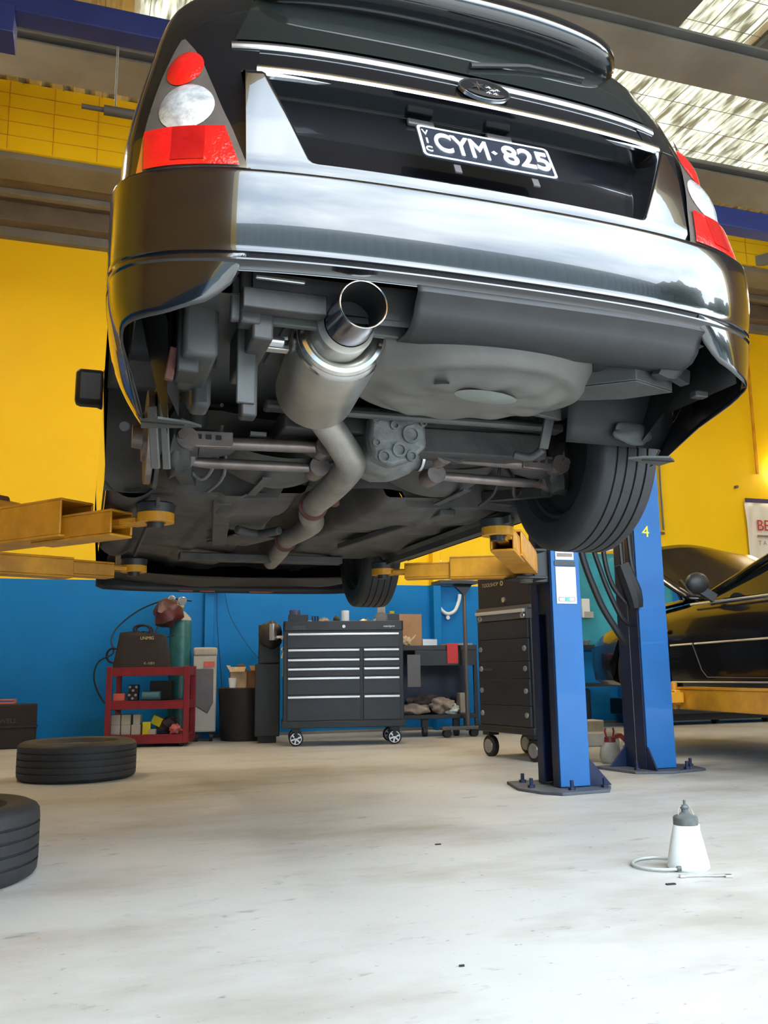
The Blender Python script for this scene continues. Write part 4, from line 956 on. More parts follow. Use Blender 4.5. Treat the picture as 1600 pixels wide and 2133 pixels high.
obj('hose', MB().tube([(-.06, -.04, .012), (-.13, -.01, .010), (-.172, .05, .008), (-.165, .12, .008), (-.10, .18, .008), (-.02, .19, .008), (.03, .15, .008)], .0052, 10, sub=5), 'hose', b1)
obj('hose_fitting', MB().cyl((-.062, -.04, .014), (-.076, -.034, .014), .009), 'bottlegrey', b1)
wr = MB(); wr.tube([(0, 0, .005), (.03, -.012, .006), (.12, -.045, .006)], [.005, .0035, .0035], 8, sub=2).box((-.005, .002, .005), (.02, .016, .007), Euler((0, 0, -.3)))
wr.box((.128, -.048, .005), (.022, .018, .008), Euler((0, 0, -.36)))
place(tag(obj('small_spanner', wr, 'silver', bevel=.001), 'small steel spanner lying in front of the white bottle', 'spanner'), (1.815, 2.512, 0))
for i, (x, y, w_, lab) in enumerate([(1.30, 3.30, .022, 'tiny dark chip on the bare middle of the floor'), (1.72, 2.45, .03, 'short dark sliver in front of the white bottle'), (.83, 1.98, .012, 'tiny dark crumb near the bottom edge of the floor')]):
    place(tag(obj('debris_chip', MB().box((0, 0, .002), (w_, w_*.35, .004), Euler((0, 0, .1))), 'flat_black'), lab, 'debris'), (x, y, 0), -.2)
s2 = thing('pump_sprayer', 'small grey pump sprayer with a red top between the posts', 'sprayer', (3.46, 5.52, 0))
obj('tank', MB().lathe([(0, 0), (0, .055), (.01, .066), (.05, .074), (.10, .066), (.135, .045), (.145, .035), (.145, 0)], n=32), 'olive', s2)
obj('collar', MB().lathe([(.138, .0), (.138, .040), (.175, .036), (.18, 0)], n=32), 'redgloss', s2)
obj('pump_handle', MB().tube([(-.03, 0, .235), (-.035, 0, .21), (-.025, 0, .172), (.025, 0, .172), (.035, 0, .21), (.03, 0, .235)], .007, 8), 'redgloss', s2)
obj('trigger_handle', MB().tube([(.03, 0, .165), (.09, .01, .18), (.15, .02, .13), (.20, .03, .10)], [.014, .018, .014, .010], 10, sub=3), 'redgloss', s2)
obj('spray_hose', MB().tube([(.05, 0, .10), (.16, -.02, .13), (.20, 0, .06), (.14, 0, .02), (.07, 0, .01)], .005, 8, sub=4), 'hose', s2)

# ------------------------------------------------------------------ red trolley and what it carries
ca, sa = math.cos(-.26), math.sin(-.26)
CT = Vector((.61, 8.62, 0))
def ct(x, y, z=0): return (CT.x+x*ca-y*sa, CT.y+x*sa+y*ca, z)
tr = thing('tool_trolley', 'dark red three-tier trolley against the blue wall', 'trolley', CT, -.26)
for z, h in ((.030, .077), (.33, .075), (.625, .075)):
    obj('tray', MB().span((-.36, -.20, z+h-.012), (.36, .20, z+h-.002)).span((-.36, -.20, z), (.36, -.19, z+h)).span((-.36, .19, z), (.36, .20, z+h)).span((-.36, -.2, z), (-.35, .2, z+h)).span((.35, -.2, z), (.36, .2, z+h)), 'red_cart', tr, bevel=.003)
for x in (-.345, .345):
    for y in (-.19, .19): obj('upright', MB().span((x-.025, y-.015, .035), (x+.025, y+.015, .71)), 'red_cart', tr, bevel=.004)
for x in (-.30, .30):
    for y in (-.15, .15): obj('castor', MB().cyl((x-.015, y, .03), (x+.015, y, .03), .03).box((x, y, .06), (.05, .05, .03)), 'blackplastic', tr)
def carton(name, lab, cat, x, y, z, d, m, rz=0, group=None, rot=None):
    o = obj(name, MB().box((0, 0, d[2]/2), d), m, bevel=.003); tag(o, lab, cat, group); o.location = ct(x, y, z); o.rotation_euler = rot if rot else (0, 0, -.26+rz); return o
for i, (x, z, m, lab) in enumerate([(-.285, .107, 'greybox', 'grey carton at the left end of the bottom tray, lower of its stack'), (-.285, .196, 'greybox', 'grey carton at the left end of the bottom tray, on top of another'),
        (-.195, .107, 'greybox', 'grey carton second from left on the bottom tray, lower of its stack'), (-.195, .196, 'block', 'pale-lidded grey carton second from left, on top of another'),
        (-.105, .107, 'greybox', 'grey carton below the small upright white box on the bottom tray'), (-.10, .196, 'block', 'small pale upright box on top of the third grey carton')]):
    carton('carton', lab, 'box', x, -.10, z, (.082 if i < 5 else .06, .10, .088), m, group='cartons on the bottom tray')
carton('yellow_carton', 'yellow carton standing on the bottom tray beside the grey ones', 'box', -.015, -.12, .107, (.07, .08, .11), 'yellowbox', .15, 'yellow cartons on the trolley')
carton('yellow_carton', 'tilted yellow carton leaning above the other yellow one', 'box', .05, -.06, .185, (.09, .07, .08), 'yellowbox', 0, 'yellow cartons on the trolley', rot=(0, .45, -.26))
carton('small_carton', 'small pale yellow box at the foot of the tilted yellow carton', 'box', .045, -.14, .107, (.055, .06, .045), 'block')
for c_ in (('pink_rag_bundle', 'pink crumpled cloth at the right end of the bottom tray', 'cloth', (.24, -.12, .15), (.055, .05, .045), 'pink', 2), ('brown_rag_bundle', 'dark brown rag bundle behind the pink cloth', 'cloth', (.16, 0, .185), (.10, .07, .07), 'ragdark', 3)):
    o = obj(c_[0], MB().blob((0, 0, 0), c_[4], 3, .4, c_[6]), c_[5]); tag(o, c_[1], c_[2]); o.location = ct(*c_[3])
carton('red_carton', 'orange-red box at the left of the middle tray', 'box', -.265, -.11, .405, (.10, .09, .065), 'salmon')
o = obj('teal_carton', MB().cyl((-.08, 0, .042), (.08, 0, .042), .042), 'bluebox', bevel=.004); tag(o, 'teal cylindrical pack lying on the middle tray', 'pack'); o.location = ct(.015, -.10, .405); o.rotation_euler = (0, 0, -.26)
for i, (x, z) in enumerate(((-.15, .405), (-.145, .476))):
    t = thing('socket_rack', ('lower' if i == 0 else 'upper')+' dark rack with pale round knobs on the middle tray', 'rack', ct(x, -.08, z), -.26)
    obj('body', MB().box((0, 0, .035), (.09, .07, .07)), 'blackplastic', t, bevel=.005)
    for xx, zz in ((-.028, .05), (.028, .05), (0, .02)): obj('knob', MB().cyl((xx, -.036, zz), (xx, -.048, zz), .011), 'silver', t)
carton('dark_case', 'black case at the back of the middle tray', 'case', .08, .06, .405, (.20, .14, .17), 'blackplastic')
# welding bag
bg_ = thing('tool_bag', 'large black fabric bag with two handles on the red trolley', 'bag', ct(-.09, -.03, .70), -.30)
m = MB(); 
def bagf(u, v):
    a = 2*PI*u; w_ = .255-.05*v; d_ = .15-.07*v; e = .45
    cx_ = math.copysign(abs(math.cos(a))**e, math.cos(a)); sx_ = math.copysign(abs(math.sin(a))**e, math.sin(a)); s_ = sst(1.02, .96, v)
    return (w_*cx_*s_, d_*sx_*s_, .33*v+.006*math.sin(9*a)-.015*v*(cx_+1)*s_)
m.grid(bagf, 48, 20); obj('bag_body', m, 'bag', bg_, sharp=60)
for y in (-.05, .05): obj('bag_handle', MB().tube([(-.07, y, .31), (-.075, y, .36), (-.03, y, .385), (.03, y, .38), (.07, y, .35), (.065, y, .30)], .009, 8, sub=4), 'bag', bg_)
text('bag_logo', 'UNIMIG', .042, 'silver', frame((.065, -.118, .262), (1, 0, 0), (0, .25, 1)), bg_, sx=.85)
text('bag_tag', 'K-1001', .034, 'silver', frame((.10, -.149, .035), (1, 0, 0), (0, .1, 1)), bg_)
# gas cylinder with regulator
gc = thing('gas_cylinder', 'teal gas cylinder standing behind the red trolley', 'gas cylinder', (.885, 8.93, 0), 0)
obj('cylinder_body', MB().lathe([(0, 0), (0, .10), (.02, .105), (1.10, .105), (1.16, .095), (1.20, .06), (1.225, .032), (1.235, 0)], n=40), 'teal', gc)
obj('shoulder', MB().lathe([(1.145, .103), (1.17, .096), (1.208, .062), (1.235, .034), (1.24, 0)], n=40), 'block', gc)
obj('valve', MB().cyl((0, 0, 1.23), (0, 0, 1.31), .02).box((0, 0, 1.30), (.05, .04, .05)), 'brass', gc)
RG = obj('regulator', MB().cyl((-.03, -.05, 1.30), (-.12, -.05, 1.30), .028).cyl((.0, 0, 1.33), (0, 0, 1.37), .03), 'brass', gc, bevel=.003)
obj('gauge', MB().cyl((-.0, -.06, 1.33), (-.0, -.09, 1.33), .042), 'chrome', RG, bevel=.004)
obj('gauge', MB().cyl((-.10, -.06, 1.35), (-.10, -.09, 1.35), .034), 'chrome', RG, bevel=.004)
mk = MB(); mk.blob((0, 0, 0), (.13, .10, .14), 3, .22, 12)
o = obj('welding_mask', mk, 'maroon'); tag(o, 'dark red and black welding mask hung beside the cylinder valve', 'mask'); o.location = ct(.085, .22, 1.21); o.rotation_euler = (0, .5, 0)
cb = thing('welding_cable', 'thin black cable looping over the wall behind the trolley', 'cable', ct(0, .30, 0), 0)
cb_pts = [(.30, .05, 1.34), (.10, .12, 1.36), (-.15, .22, 1.28), (-.36, .25, 1.12), (-.44, .2, .98), (-.42, .12, .84), (-.55, .1, .76), (-.585, .1, .60), (-.50, .08, .40), (-.36, -.05, .30)]
obj('cable_run', MB().tube(cb_pts, .008, 8, sub=6), 'cable', cb)
obj('cable_run', MB().tube([(.20, 0, 1.05), (.05, -.1, .98), (-.05, -.18, 1.02), (-.0, -.12, 1.12), (.12, -.06, 1.28)], .006, 8, sub=5), 'cable', cb)
obj('cable_coil', MB().tube([(-.42+.06*math.cos(a*.6), .12, .82+.07*math.sin(a*.6)) for a in range(22)], .010, 8), 'cable', cb)
# drain machine behind trolley
mc = thing('oil_drainer', 'beige service machine with a smoky window behind the trolley', 'machine', (1.115, 8.95, 0), -.10)
obj('cabinet', MB().prism([(-.10, .09), (.12, .09), (.12, .80), (.10, .86), (-.10, .86)], -.14, .14, 'xz'), 'machine', mc, bevel=.012)
obj('window_panel', MB().prism([(-.09, .34), (.04, .26), (.09, .36), (.09, .68), (-.09, .68)], -.150, -.138, 'xz'), 'machinedark', mc, bevel=.006)
obj('top_tray', MB().span((-.105, -.15, .80), (.125, .15, .885)), 'block', mc, bevel=.02)
obj('red_label', MB().span((-.0, -.153, .70), (.10, -.145, .75)), 'salmon', mc)
for x in (-.06, .08): obj('castor', MB().cyl((x-.015, -.08, .045), (x+.015, -.08, .045), .045).box((x, -.08, .085), (.04, .05, .03)), 'blackplastic', mc)
sk = thing('power_outlet', 'white double power outlet with plug on the blue column', 'socket', (1.215, 9.225, 1.50))
obj('outlet_box', MB().span((-.055, -.04, -.05), (.085, 0, .055)), 'socket', sk, bevel=.006)
for x in (-.02, .04): obj('outlet_hole', MB().cyl((x, -.041, .0), (x, -.046, .0), .020), 'trim', sk)
obj('plug', MB().box((.115, -.03, -.02), (.05, .05, .05), Euler((0, .3, 0))), 'white', sk, bevel=.008)
obj('plug_lead', MB().tube([(.05, -.04, -.05), (.055, -.03, -.35), (.10, -.02, -.8), (.12, -.02, -1.05)], .003, 6, sub=4), 'cable', sk)
obj('plug_lead', MB().tube([(.13, -.03, -.05), (.2, .02, -.30), (.38, .04, -.58), (.5, .04, -.72)], .0025, 6, sub=4), 'cable', sk)
# black bin with cardboard
bn = thing('waste_bin', 'black open bin beside the tool chest, filled with cardboard', 'bin', (1.52, 8.88, 0))
obj('bin_body', MB().lathe([(0, 0), (0, .235), (.45, .265), (.49, .275), (.50, .265), (.48, .25), (.06, .22), (.06, 0)], n=48), 'blackplastic', bn)
for nm, lab, x, y, z, d, m_, r_ in (('cardboard_box', 'torn brown box sticking out of the bin on the right', .06, .0, .42, (.22, .20, .24), 'card', .2), ('cardboard_box', 'crumpled open box sticking out of the bin on the left', -.09, -.05, .43, (.16, .14, .22), 'cardlt', -.4)):
    mb = MB(); w_, dd, h = d
    for a, b in (((-w_/2, -dd/2, 0), (w_/2, -dd/2+.006, h)), ((-w_/2, dd/2-.006, 0), (w_/2, dd/2, h)), ((-w_/2, -dd/2, 0), (-w_/2+.006, dd/2, h)), ((w_/2-.006, -dd/2, 0), (w_/2, dd/2, h)), ((-w_/2, -dd/2, 0), (w_/2, dd/2, .006))): mb.span(a, b)
    mb.box((0, -dd/2-.03, h+.02), (w_*.9, .07, .005), Euler((.7, 0, 0))).box((-w_/2-.02, 0, h+.03), (.07, dd*.9, .005), Euler((0, 1.0, 0)))
    o = obj(nm, mb, m_); tag(o, lab, 'box'); place(o, (1.53+x, 8.80+y, z), r_)
o = obj('white_cup', MB().lathe([(0, 0), (0, .03), (.09, .04), (.092, .036), (.01, .026), (.01, 0)], n=24), 'white'); tag(o, 'white cup lying at the left rim of the bin', 'cup'); place(o, (1.36, 8.70, .50), 0)
# black case at the far left
bc_ = thing('tool_case', 'black blow-moulded tool case at the left edge by the wall', 'case', (-.68, 8.90, 0), .02)
obj('case_shell', MB().span((-.42, -.10, 0), (.30, .10, .39)).span((-.45, -.11, .18), (.31, .11, .20)), 'bag', bc_, bevel=.015)
obj('case_latch', MB().box((-.1, -.105, .20), (.06, .02, .05)), 'blackplastic', bc_, bevel=.003)
text('case_logo', 'ROCKWELL', .06, 'ragdark', frame((-.02, -.112, .185+.06), (1, 0, 0), (0, 0, 1)), bc_)
o = obj('red_clamp', MB().span((-.35, -.05, 0), (.12, -.02, .018)).span((.10, -.05, -.0), (.12, .05, .045)).span((-.35, -.05, .03), (.12, -.02, .045)), 'salmon', bevel=.004); tag(o, 'flat red tool lying on the black case', 'tool'); place(o, (-.68, 8.90, .39), .02)

# ------------------------------------------------------------------ long black tool chest
ch = thing('tool_chest', 'wide black tool chest with silver drawer handles', 'tool chest', (2.24, 7.97, 0), -.20)
W2 = .535
obj('chest_body', MB().span((-W2, -.22, .155), (W2, .24, 1.055)).span((-W2-.012, -.235, .155), (W2+.012, .25, .215)), 'toolblack', ch, bevel=.006)
obj('top_lip', MB().span((-W2, -.24, 1.0), (W2, -.215, 1.085)).span((-W2, .225, 1.0), (W2, .25, 1.085)).span((-W2, -.24, 1.0), (-W2+.02, .25, 1.085)).span((W2-.02, -.24, 1.0), (W2, .25, 1.085)), 'toolblack', ch, bevel=.005)
def drawer(x0, x1, z0, z1, zh):
    d = obj('drawer', MB().span((x0, -.232, z0+.004), (x1, -.215, z1-.004)), 'tooldark', ch, bevel=.003)
    obj('drawer_handle', MB().span((x0+.006, -.250, zh-.010), (x1-.006, -.232, zh+.010)), 'handle', d, bevel=.004)
drawer(-.50, .50, .845, .985, .968)
for x0, x1 in ((-.50, .145), (.172, .50)):
    for z0, z1, zh in ((.760, .842, .828), (.680, .758, .742), (.598, .678, .662), (.440, .596, .582), (.215, .438, .420)): drawer(x0, x1, z0, z1, zh)
obj('lock', MB().cyl((0, -.241, 1.035), (0, -.250, 1.035), .014), 'silver', ch)
text('chest_logo', 'mechpro', .028, 'silver', frame((.405, -.2415, 1.035), (1, 0, 0), (0, 0, 1)), ch, shear=.3)
text('chest_logo_dim', 'mechpro', .030, 'trim', frame((-.40, -.2415, 1.035), (1, 0, 0), (0, 0, 1)), ch, shear=.3)
obj('keyhole_plate', MB().span((-.46, -.2415, 1.015), (-.34, -.240, 1.018)), 'trim', ch)
for x in (-.42, .45):
    for y in (-.16, .17):
        cs = obj('castor', MB().lathe([(-.022, .0), (-.022, .055), (-.016, .064), (.016, .064), (.022, .055), (.022, 0)], (x, y, .064), (0, 1, 0), 32).box((x, y, .14), (.07, .08, .03)).box((x+.0, y-.032, .11), (.03, .006, .08)), 'blackplastic', ch)
        hub = MB()
        for i in range(6): a = PI*i/3+.3; hub.beam((x+.012*math.cos(a), y-.0245, .064+.012*math.sin(a)), (x+.048*math.cos(a), y-.0245, .064+.048*math.sin(a)), .014, .004, up=(0, 1, 0))
        hub.lathe([(0, .044), (.003, .044), (.003, .050), (0, .050)], (x, y-.023, .064), (0, -1, 0), 32, closed=True); hub.cyl((x, y-.022, .064), (x, y-.030, .064), .014)
        obj('hub', hub, 'handle', cs)
obj('side_handle', MB().tube([(-W2, -.15, .95), (-W2-.05, -.15, .95), (-W2-.05, .15, .95), (-W2, .15, .95)], .012, 10), 'handle', ch)
cc, cs_ = math.cos(-.20), math.sin(-.20)
def cp(x, y, z): return (2.24+x*cc-y*cs_, 7.97+x*cs_+y*cc, z)
TOPZ = 1.056
def on_chest(name, lab, cat, mb, m, x, y, z=TOPZ, rz=0, group=None, bevel=.002):
    o = obj(name, mb, m, bevel=bevel); tag(o, lab, cat, group); o.location = cp(x, y, z); o.rotation_euler = (0, 0, -.20+rz); return o
on_chest('parts_case', 'flat black case on the left end of the chest top', 'case', MB().span((-.09, -.06, 0), (.09, .06, .095)), 'toolblack', -.40, -.02)
on_chest('tape_roll', 'dark roll standing on the black case', 'roll', MB().lathe([(0, .02), (0, .05), (.045, .05), (.045, .02)], n=24, closed=True), 'bannerblue', -.43, .0, TOPZ+.096)
on_chest('paper_cup', 'tall white can in the middle of the chest top', 'can', MB().lathe([(0, 0), (0, .036), (.135, .036), (.137, .033), (.12, .030), (.12, 0)], n=28), 'white', .035, .03)
on_chest('round_brush', 'black round brush beside the tall white can', 'brush', MB().blob((0, 0, .045), (.032, .032, .045), 3, .05), 'blackplastic', -.05, -.03)
on_chest('pink_cloth', 'pinkish crumpled cloth left of the white can', 'cloth', MB().blob((0, 0, .03), (.055, .05, .035), 3, .45, 4), 'rag', -.155, .0)
for i, x in enumerate((-.27, -.245, -.22)): on_chest('marker_pen', ('left', 'middle', 'right')[i]+'most upright dark marker beside the pink cloth', 'marker', MB().cyl((0, 0, 0), (0, 0, .085), .009), 'blackplastic', x, -.02, group='markers on the chest')
on_chest('white_tub', 'small white tub next to the flat black case', 'tub', MB().lathe([(0, 0), (0, .024), (.04, .026), (.042, 0)], n=20), 'white', -.30, -.06)
on_chest('screw_heap', 'small grey heap of fittings right of the can', 'fittings', MB().blob((0, 0, .02), (.05, .04, .03), 3, .5, 6), 'silver', .20, 0)
on_chest('red_cloth', 'small dull red cloth among the fittings', 'cloth', MB().blob((0, 0, .03), (.03, .03, .032), 3, .4, 8), 'redgloss', .225, .06)
on_chest('silver_clip', 'small bright clip right of the red cloth', 'clip', MB().cyl((0, 0, 0), (.02, 0, .055), .006).cyl((.02, 0, .0), (.0, 0, .05), .005), 'silver', .285, -.08)
t = thing('tape_measure', 'round grey disc tool standing on the chest top', 'tool', cp(.36, -.03, TOPZ), -.2)
obj('disc', MB().cyl((0, -.03, .06), (0, .03, .06), .06), 'trim', t, bevel=.006); obj('disc_face', MB().cyl((0, -.031, .06), (0, -.034, .06), .042), 'steel_grey', t)
on_chest('tool_tray', 'black tray at the right end of the chest top', 'tray', MB().span((-.075, -.07, 0), (.075, .07, .10)), 'toolblack', .455, .03)
on_chest('yellow_bottle', 'small yellow bottle on the black tray', 'bottle', MB().cyl((0, 0, 0), (0, 0, .025), .022), 'yellowbox', .465, -.01, TOPZ+.101)
on_chest('pale_carton', 'tall pale box behind the right end of the chest', 'box', MB().span((-.035, -.03, 0), (.035, .03, .23)), 'block', .385, .16)
# left side of the chest: a dark locker with things hung on it
lk = thing('side_locker', 'narrow black locker left of the wide tool chest', 'locker', (1.665, 8.46, 0), -.2)
obj('locker_body', MB().span((-.13, -.13, .06), (.10, .13, .72)).span((-.10, -.11, .72), (.10, .12, 1.08)), 'toolblack', lk, bevel=.008)
obj('locker_foot', MB().span((-.10, -.10, 0), (.07, .10, .06)), 'blackplastic', lk)
hb_ = thing('face_shield', 'dark rounded shield with a clear visor hung by the chest', 'shield', (1.64, 8.26, .93), 0)
obj('shell', MB().blob((0, 0, .05), (.11, .07, .13), 3, .12, 3), 'blackplastic', hb_)
obj('visor', MB().grid(lambda u, v: (-.03+.07*u, -.075-.02*math.sin(PI*u), .0+.15*v), 8, 6), 'silver', hb_)
o = obj('hooked_rod', MB().tube([(0, 0, 0), (.008, 0, .20), (-.01, 0, .24), (.012, 0, .26)], .006, 8, sub=3).cyl((-.006, 0, .16), (.014, 0, .22), .012), 'silver'); tag(o, 'long silver rod hanging at the left side of the chest', 'rod'); o.location = (1.675, 7.90, .60)

# ------------------------------------------------------------------ work table with rags
tb = thing('work_table', 'black work table with a low rag shelf behind the chest', 'table', (3.33, 8.52, 0), -.12)
obj('tabletop', MB().span((-.42, -.20, .83), (.42, .22, .88)), 'toolblack', tb, bevel=.005)
obj('table_drawer', MB().span((-.22, -.215, .68), (.40, -.19, .83)), 'toolblack', tb, bevel=.004)
obj('back_panel', MB().span((-.40, .16, .30), (.40, .18, .83)), 'blue_dark', tb)
obj('grey_flap', MB().span((-.30, -.222, .48), (-.17, -.214, .79)), 'trim', tb)
obj('lower_shelf', MB().span((-.42, -.20, .17), (.42, .22, .21)), 'toolblack', tb, bevel=.004)
for x in (-.40, .40):
    for y in (-.18, .20): obj('leg', MB().span((x-.018, y-.018, .04 if 1 else 0), (x+.018, y+.018, .85)), 'toolblack', tb)
for x in (-.12, .20): obj('castor', MB().cyl((x-.02, -.14, .05), (x+.02, -.14, .05), .05).span((x-.03, -.17, .09), (x+.03, -.11, .17)), 'blackplastic', tb)
obj('red_card', MB().span((.105, -.224, .70), (.215, -.217, .895)), 'red', tb)
def tp_(x, y, z): c, s = math.cos(-.12), math.sin(-.12); return (3.33+x*c-y*s, 8.52+x*s+y*c, z)
for nm, lab, x, y, r_, m_, sd_ in (('rag', 'grey heap of rags on the left of the low shelf', -.20, -.08, (.15, .12, .055), 'rag', 31), ('rag', 'pale and brown striped rag bundle on the low shelf', .08, -.08, (.13, .12, .085), 'rag', 32), ('rag', 'dark rags behind the pale bundle on the low shelf', -.05, .05, (.20, .10, .10), 'ragdark', 33), ('rag', 'white cloth at the right of the low shelf rags', .16, -.13, (.07, .05, .05), 'bottle', 34)):
    o = obj(nm, MB().blob((0, 0, 0), r_, 4, .35, sd_), m_); tag(o, lab, 'rag', 'rags on the low shelf'); o.location = tp_(x, y, .21+r_[2]*.9)
o = obj('cardboard_box', MB().box((0, 0, .155), (.25, .20, .31)).box((-.02, -.105, .16), (.006, .004, .2), Euler((0, .3, 0))), 'card', bevel=.004); tag(o, 'brown cardboard box on the table beside the tool chest', 'box'); place(o, tp_(-.26, -.04, .88), 0)
o = obj('red_bottle', MB().cyl((0, 0, 0), (0, 0, .17), .024), 'red', bevel=.006); tag(o, 'slim red bottle between the chest and the brown box', 'bottle'); o.location = tp_(-.385, -.16, .88)
o = obj('gloves', MB().blob((0, 0, .04), (.05, .03, .045), 3, .5, 41).cyl((.03, -.01, .03), (.10, -.02, .10), .010), 'cardlt'); tag(o, 'pair of pale gloves in front of the brown box', 'gloves'); o.location = tp_(-.30, -.18, .88)
o = obj('metal_tray', MB().span((-.08, -.05, 0), (.08, .05, .065)), 'silver', bevel=.004); tag(o, 'silver metal tray on the table right of the brown box', 'tray'); o.location = tp_(-.03, .0, .88)
o = obj('paper_stack', MB().span((-.13, -.10, 0), (.13, .10, .02)), 'block'); tag(o, 'pale flat papers at the right end of the table', 'papers'); o.location = tp_(.26, -.03, .88)
o = obj('white_canister', MB().span((-.05, -.05, 0), (.05, .05, .20)), 'block', bevel=.01); tag(o, 'pale carton at the right end of the low shelf', 'box'); o.location = tp_(.31, -.02, .21)
sp_ = thing('pole_stand', 'tall black pole stand in front of the table', 'stand', (3.56, 8.18, 0), 0)
obj('pole', MB().cyl((0, 0, .06), (0, 0, 1.50), .020), 'trim', sp_)
obj('base', MB().span((-.28, -.04, .07), (.20, .04, .10)), 'trim', sp_, bevel=.005)
for x in (-.22, .06): obj('castor', MB().cyl((x, -.03, .04), (x, .03, .04), .04), 'blackplastic', sp_)
obj('top_shelf', MB().prism([(-.30, 1.47), (.10, 1.47), (.10, 1.50), (-.30, 1.50)], -.12, .12, 'xz').prism([(-.12, 1.47), (.08, 1.47), (.0, 1.36)], -.02, .02, 'xz'), 'toolblack', sp_)
obj('meter_box', MB().span((-.13, -.08, 1.50), (.08, .08, 1.66)), 'socket', sp_, bevel=.01)
obj('meter_screen', MB().span((-.03, -.086, 1.52), (.03, -.081, 1.62)), 'flat_black', sp_)
wh = thing('white_hose', 'white U-shaped hose hanging on the wall by the column', 'hose', (3.85, 9.27, 1.35))
obj('hose_loop', MB().tube([(-.16, 0, .42), (-.16, 0, .22), (-.15, 0, .05), (-.10, 0, -.05), (-.02, 0, -.10), (.07, 0, -.06), (.12, 0, .05), (.13, 0, .12)], .020, 12, sub=4), 'white', wh)
obj('hose_clip', MB().cyl((-.02, -.01, -.14), (-.02, .02, -.14), .022), 'white', wh)
obj('hose_clip', MB().cyl((-.15, -.01, .08), (-.15, .02, .08), .022), 'white', wh)
obj('wall_bracket', MB().box((-.14, .0, .46), (.12, .04, .08)), 'socket', wh, bevel=.01)
o = obj('wall_ledge', MB().span((3.72, 9.20, 1.575), (4.10, 9.3, 1.60)), 'flat_black'); tag(o, 'thin black ledge on the back wall at the paint line', 'ledge')

# ------------------------------------------------------------------ tall black tool cabinet, front turned to the left
tw = thing('tool_cabinet', 'tall black tool cabinet on castors beside the near blue post', 'tool cabinet', (3.16, 6.10, 0), -1.39)
TW = .33
obj('cabinet_body', MB().span((-TW, -.22, .20), (TW, .23, 1.0)).span((-TW-.01, -.235, .185), (TW+.01, .24, .235)), 'toolblack', tw, bevel=.006)
obj('top_box', MB().span((-TW+.005, -.21, 1.09), (TW-.005, .22, 1.50)), 'bag', tw, bevel=.006)
obj('box_trim', MB().span((-TW, -.225, 1.075), (TW, .225, 1.10)), 'trim', tw)
td_ = obj('mid_drawer', MB().span((-TW+.02, -.24, 1.0), (TW-.02, .2, 1.072)), 'trim', tw, bevel=.003)
obj('drawer_lip', MB().span((-TW+.03, -.262, 1.045), (TW-.03, -.24, 1.070)), 'handle', td_, bevel=.003)
for x in (-.26, .27): obj('ring_badge', MB().lathe([(0, .010), (0, .022), (.008, .020), (.008, .012)], (x, -.241, 1.022), (0, -1, 0), 20, closed=True), 'silver', td_)
for z0, z1 in ((.862, .995), (.700, .858), (.575, .696), (.385, .571), (.240, .381)):
    d_ = obj('drawer', MB().span((-TW+.02, -.234, z0), (TW-.02, -.215, z1)), 'tooldark', tw, bevel=.003)
    if z0 != .862:
        for x in (-.27, .27): obj('latch', MB().cyl((x, -.234, (z0+z1)/2+.01), (x, -.244, (z0+z1)/2+.01), .019), 'silver', d_, bevel=.002)
obj('lock', MB().cyl((.02, -.21, 1.15), (.02, -.226, 1.15), .020), 'silver', tw)
text('cabinet_logo', 'TOOLSHOP', .040, 'silver', frame((-.16, -.2125, 1.275), (1, 0, 0), (0, 0, 1)), tw, shear=.2)
obj('logo_ring', MB().lathe([(0, .010), (0, .019), (.002, .019), (.002, .010)], (-.01, -.2115, 1.277), (0, -1, 0), 24, closed=True), 'silver', tw)
text('drawer_logo', 'TOOLSHOP', .026, 'trim', frame((-.20, -.2365, .64), (1, 0, 0), (0, 0, 1)), tw, shear=.2)
for x in (-.27, .27):
    for y in (-.17, .18):
        cs = obj('castor', MB().lathe([(-.025, 0), (-.025, .066), (-.018, .077), (.018, .077), (.025, .066), (.025, 0)], (x, y, .077), (0, 1, 0), 32).box((x, y, .172), (.08, .09, .03)), 'blackplastic', tw)
        obj('hub', MB().lathe([(0, 0), (.004, .0), (.004, .05), (0, .052)], (x, y-.025, .077), (0, -1, 0), 24), 'wheelgrey', cs)
# ------------------------------------------------------------------ between the posts, at the back wall
ts = obj('teal_sheet', MB().grid(lambda u, v: (5.15+1.6*u, 9.24-.02*math.sin(u*14)-.03*v, .86+1.14*v-.03*math.sin(u*PI)), 40, 10), 'tealsheet', solid=.004); tag(ts, 'turquoise sheet hung on the back wall between the posts', 'sheet')
o = obj('rope', MB().tube([(5.25, 9.18, 2.06), (5.55, 9.16, 1.98), (5.85, 9.16, 2.0), (6.2, 9.18, 2.06)], .010, 8, sub=4), 'white'); tag(o, 'white cord sagging along the top of the turquoise sheet', 'cord')
sw = thing('switch_box', 'pale switch box on the turquoise sheet', 'switch', (5.52, 9.18, 1.33)); obj('box', MB().span((-.05, -.03, -.12), (.05, 0, .10)), 'socket', sw, bevel=.005); obj('label', MB().span((-.03, -.034, -.12), (.09, -.0302, -.05)), 'block', sw)
bh_ = thing('workbench', 'dark workbench under the turquoise sheet', 'bench', (5.15, 8.75, 0), 0)
obj('benchtop', MB().span((-.65, -.25, .84), (.75, .25, .88)), 'toolblack', bh_); obj('shelf', MB().span((-.62, -.22, .44), (.70, .22, .47)), 'toolblack', bh_)
for x in (-.60, .70):
    for y in (-.2, .2): obj('leg', MB().span((x-.025, y-.025, 0), (x+.025, y+.025, .84)), 'toolblack', bh_)
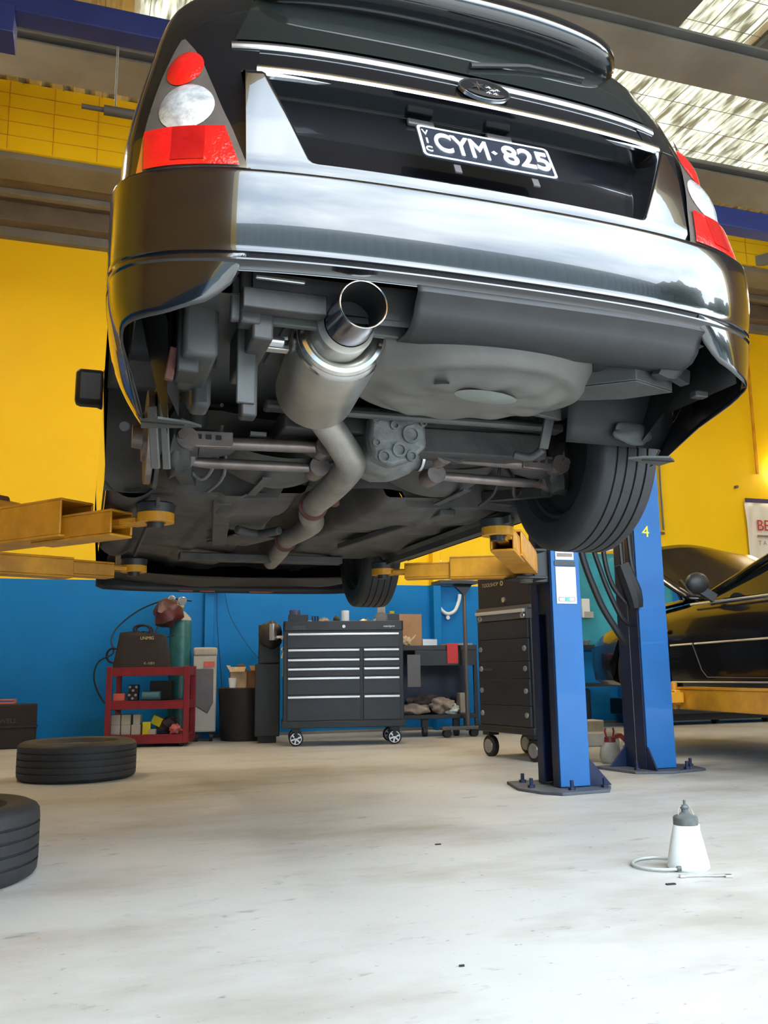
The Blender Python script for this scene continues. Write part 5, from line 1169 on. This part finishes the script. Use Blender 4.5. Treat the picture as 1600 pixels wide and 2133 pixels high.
o = obj('amber_jug', MB().lathe([(0, 0), (0, .10), (.02, .11), (.24, .11), (.30, .07), (.32, .03), (.34, .03), (.34, 0)], n=28, xr=1, yr=.7), 'jug'); tag(o, 'amber plastic jug on the bench shelf', 'jug'); o.location = (5.05, 8.65, .47)
o = obj('clear_bowl', MB().lathe([(0, 0), (0, .05), (.05, .09), (.052, .086), (.01, .04), (.01, 0)], n=24), 'lampclear'); tag(o, 'clear bowl on the dark workbench', 'bowl'); o.location = (5.15, 8.65, .88)
o = obj('blue_drum', MB().lathe([(0, 0), (0, .19), (.01, .20), (.38, .20), (.40, .18), (.40, 0)], n=36), 'blue_dark'); tag(o, 'dark blue drum under the bench', 'drum'); o.location = (5.0, 8.68, .02)
o = obj('concrete_block', MB().span((-.20, -.10, 0), (.20, .10, .16)), 'block', bevel=.01); tag(o, 'pale block on the floor in front of the bench', 'block'); place(o, (4.42, 7.55, .0), 0)
o = obj('pale_plank', MB().span((-.22, -.08, 0), (.22, .08, .11)), 'block', bevel=.008); tag(o, 'second pale block behind the pump sprayer', 'block'); place(o, (4.05, 6.75, 0), -.3)
lt = thing('low_trolley', 'long low dark trolley against the back wall beyond the neighbouring car', 'trolley', (7.0, 8.75, 0))
obj('deck', MB().span((-1.3, -.25, .12), (1.4, .30, .30)), 'toolblack', lt, bevel=.01)
obj('toe_board', MB().span((-1.25, -.22, .05), (1.35, -.20, .12)), 'flat_black', lt)
for x in (-1.1, -.2, .5, 1.2): obj('castor', MB().cyl((x-.02, -.1, .05), (x+.02, -.1, .05), .05), 'blackplastic', lt)
# ------------------------------------------------------------------ right-hand wall
bn_ = thing('banner', 'white vinyl banner with a navy hem hung on the yellow wall', 'banner', (7.98, 9.27, 0))
obj('banner_sheet', MB().grid(lambda u, v: (.03*(1-v)+1.5*u, -.01-.012*math.sin(u*26+v*3)*(.4+v*.3)-.006*math.sin(u*50-v*7), 1.85+.86*v-.04*u*0), 90, 12), 'banner', bn_, solid=.002)
obj('banner_hem', MB().span((0, -.035, 2.70), (1.5, -.028, 2.755)), 'bannerblue', bn_)
text('banner_title', 'BE', .20, 'textred', frame((.145, -.036, 2.40), (1, 0, 0), (0, 0, 1)), bn_, align='LEFT')
obj('banner_rule', MB().span((.145, -.036, 2.255), (1.2, -.034, 2.28)), 'textgrey', bn_)
text('banner_line', 'T A', .085, 'textgrey', frame((.15, -.036, 2.175), (1, 0, 0), (0, 0, 1)), bn_, align='LEFT')
obj('banner_hook', MB().cyl((-.10, .01, 2.90), (-.10, -.03, 2.90), .02), 'trim', bn_)
cnd = thing('wall_conduit', 'pair of thin dark conduits running down the yellow wall', 'conduit', (6.70, 9.27, 0))
obj('conduit', MB().cyl((-.03, 0, 2.25), (-.03, 0, 3.6), .010, n=8), 'trim', cnd); obj('conduit', MB().cyl((.04, 0, 2.30), (.04, 0, 3.7), .012, n=8), 'trim', cnd)
obj('conduit_end', MB().box((.0, 0, 2.26), (.10, .02, .03)), 'trim', cnd)
trim(MB().span((8.24, 9.28, 3.1), (8.275, 9.3, 5.0)), 'arm')
bpy.context.view_layer.update()
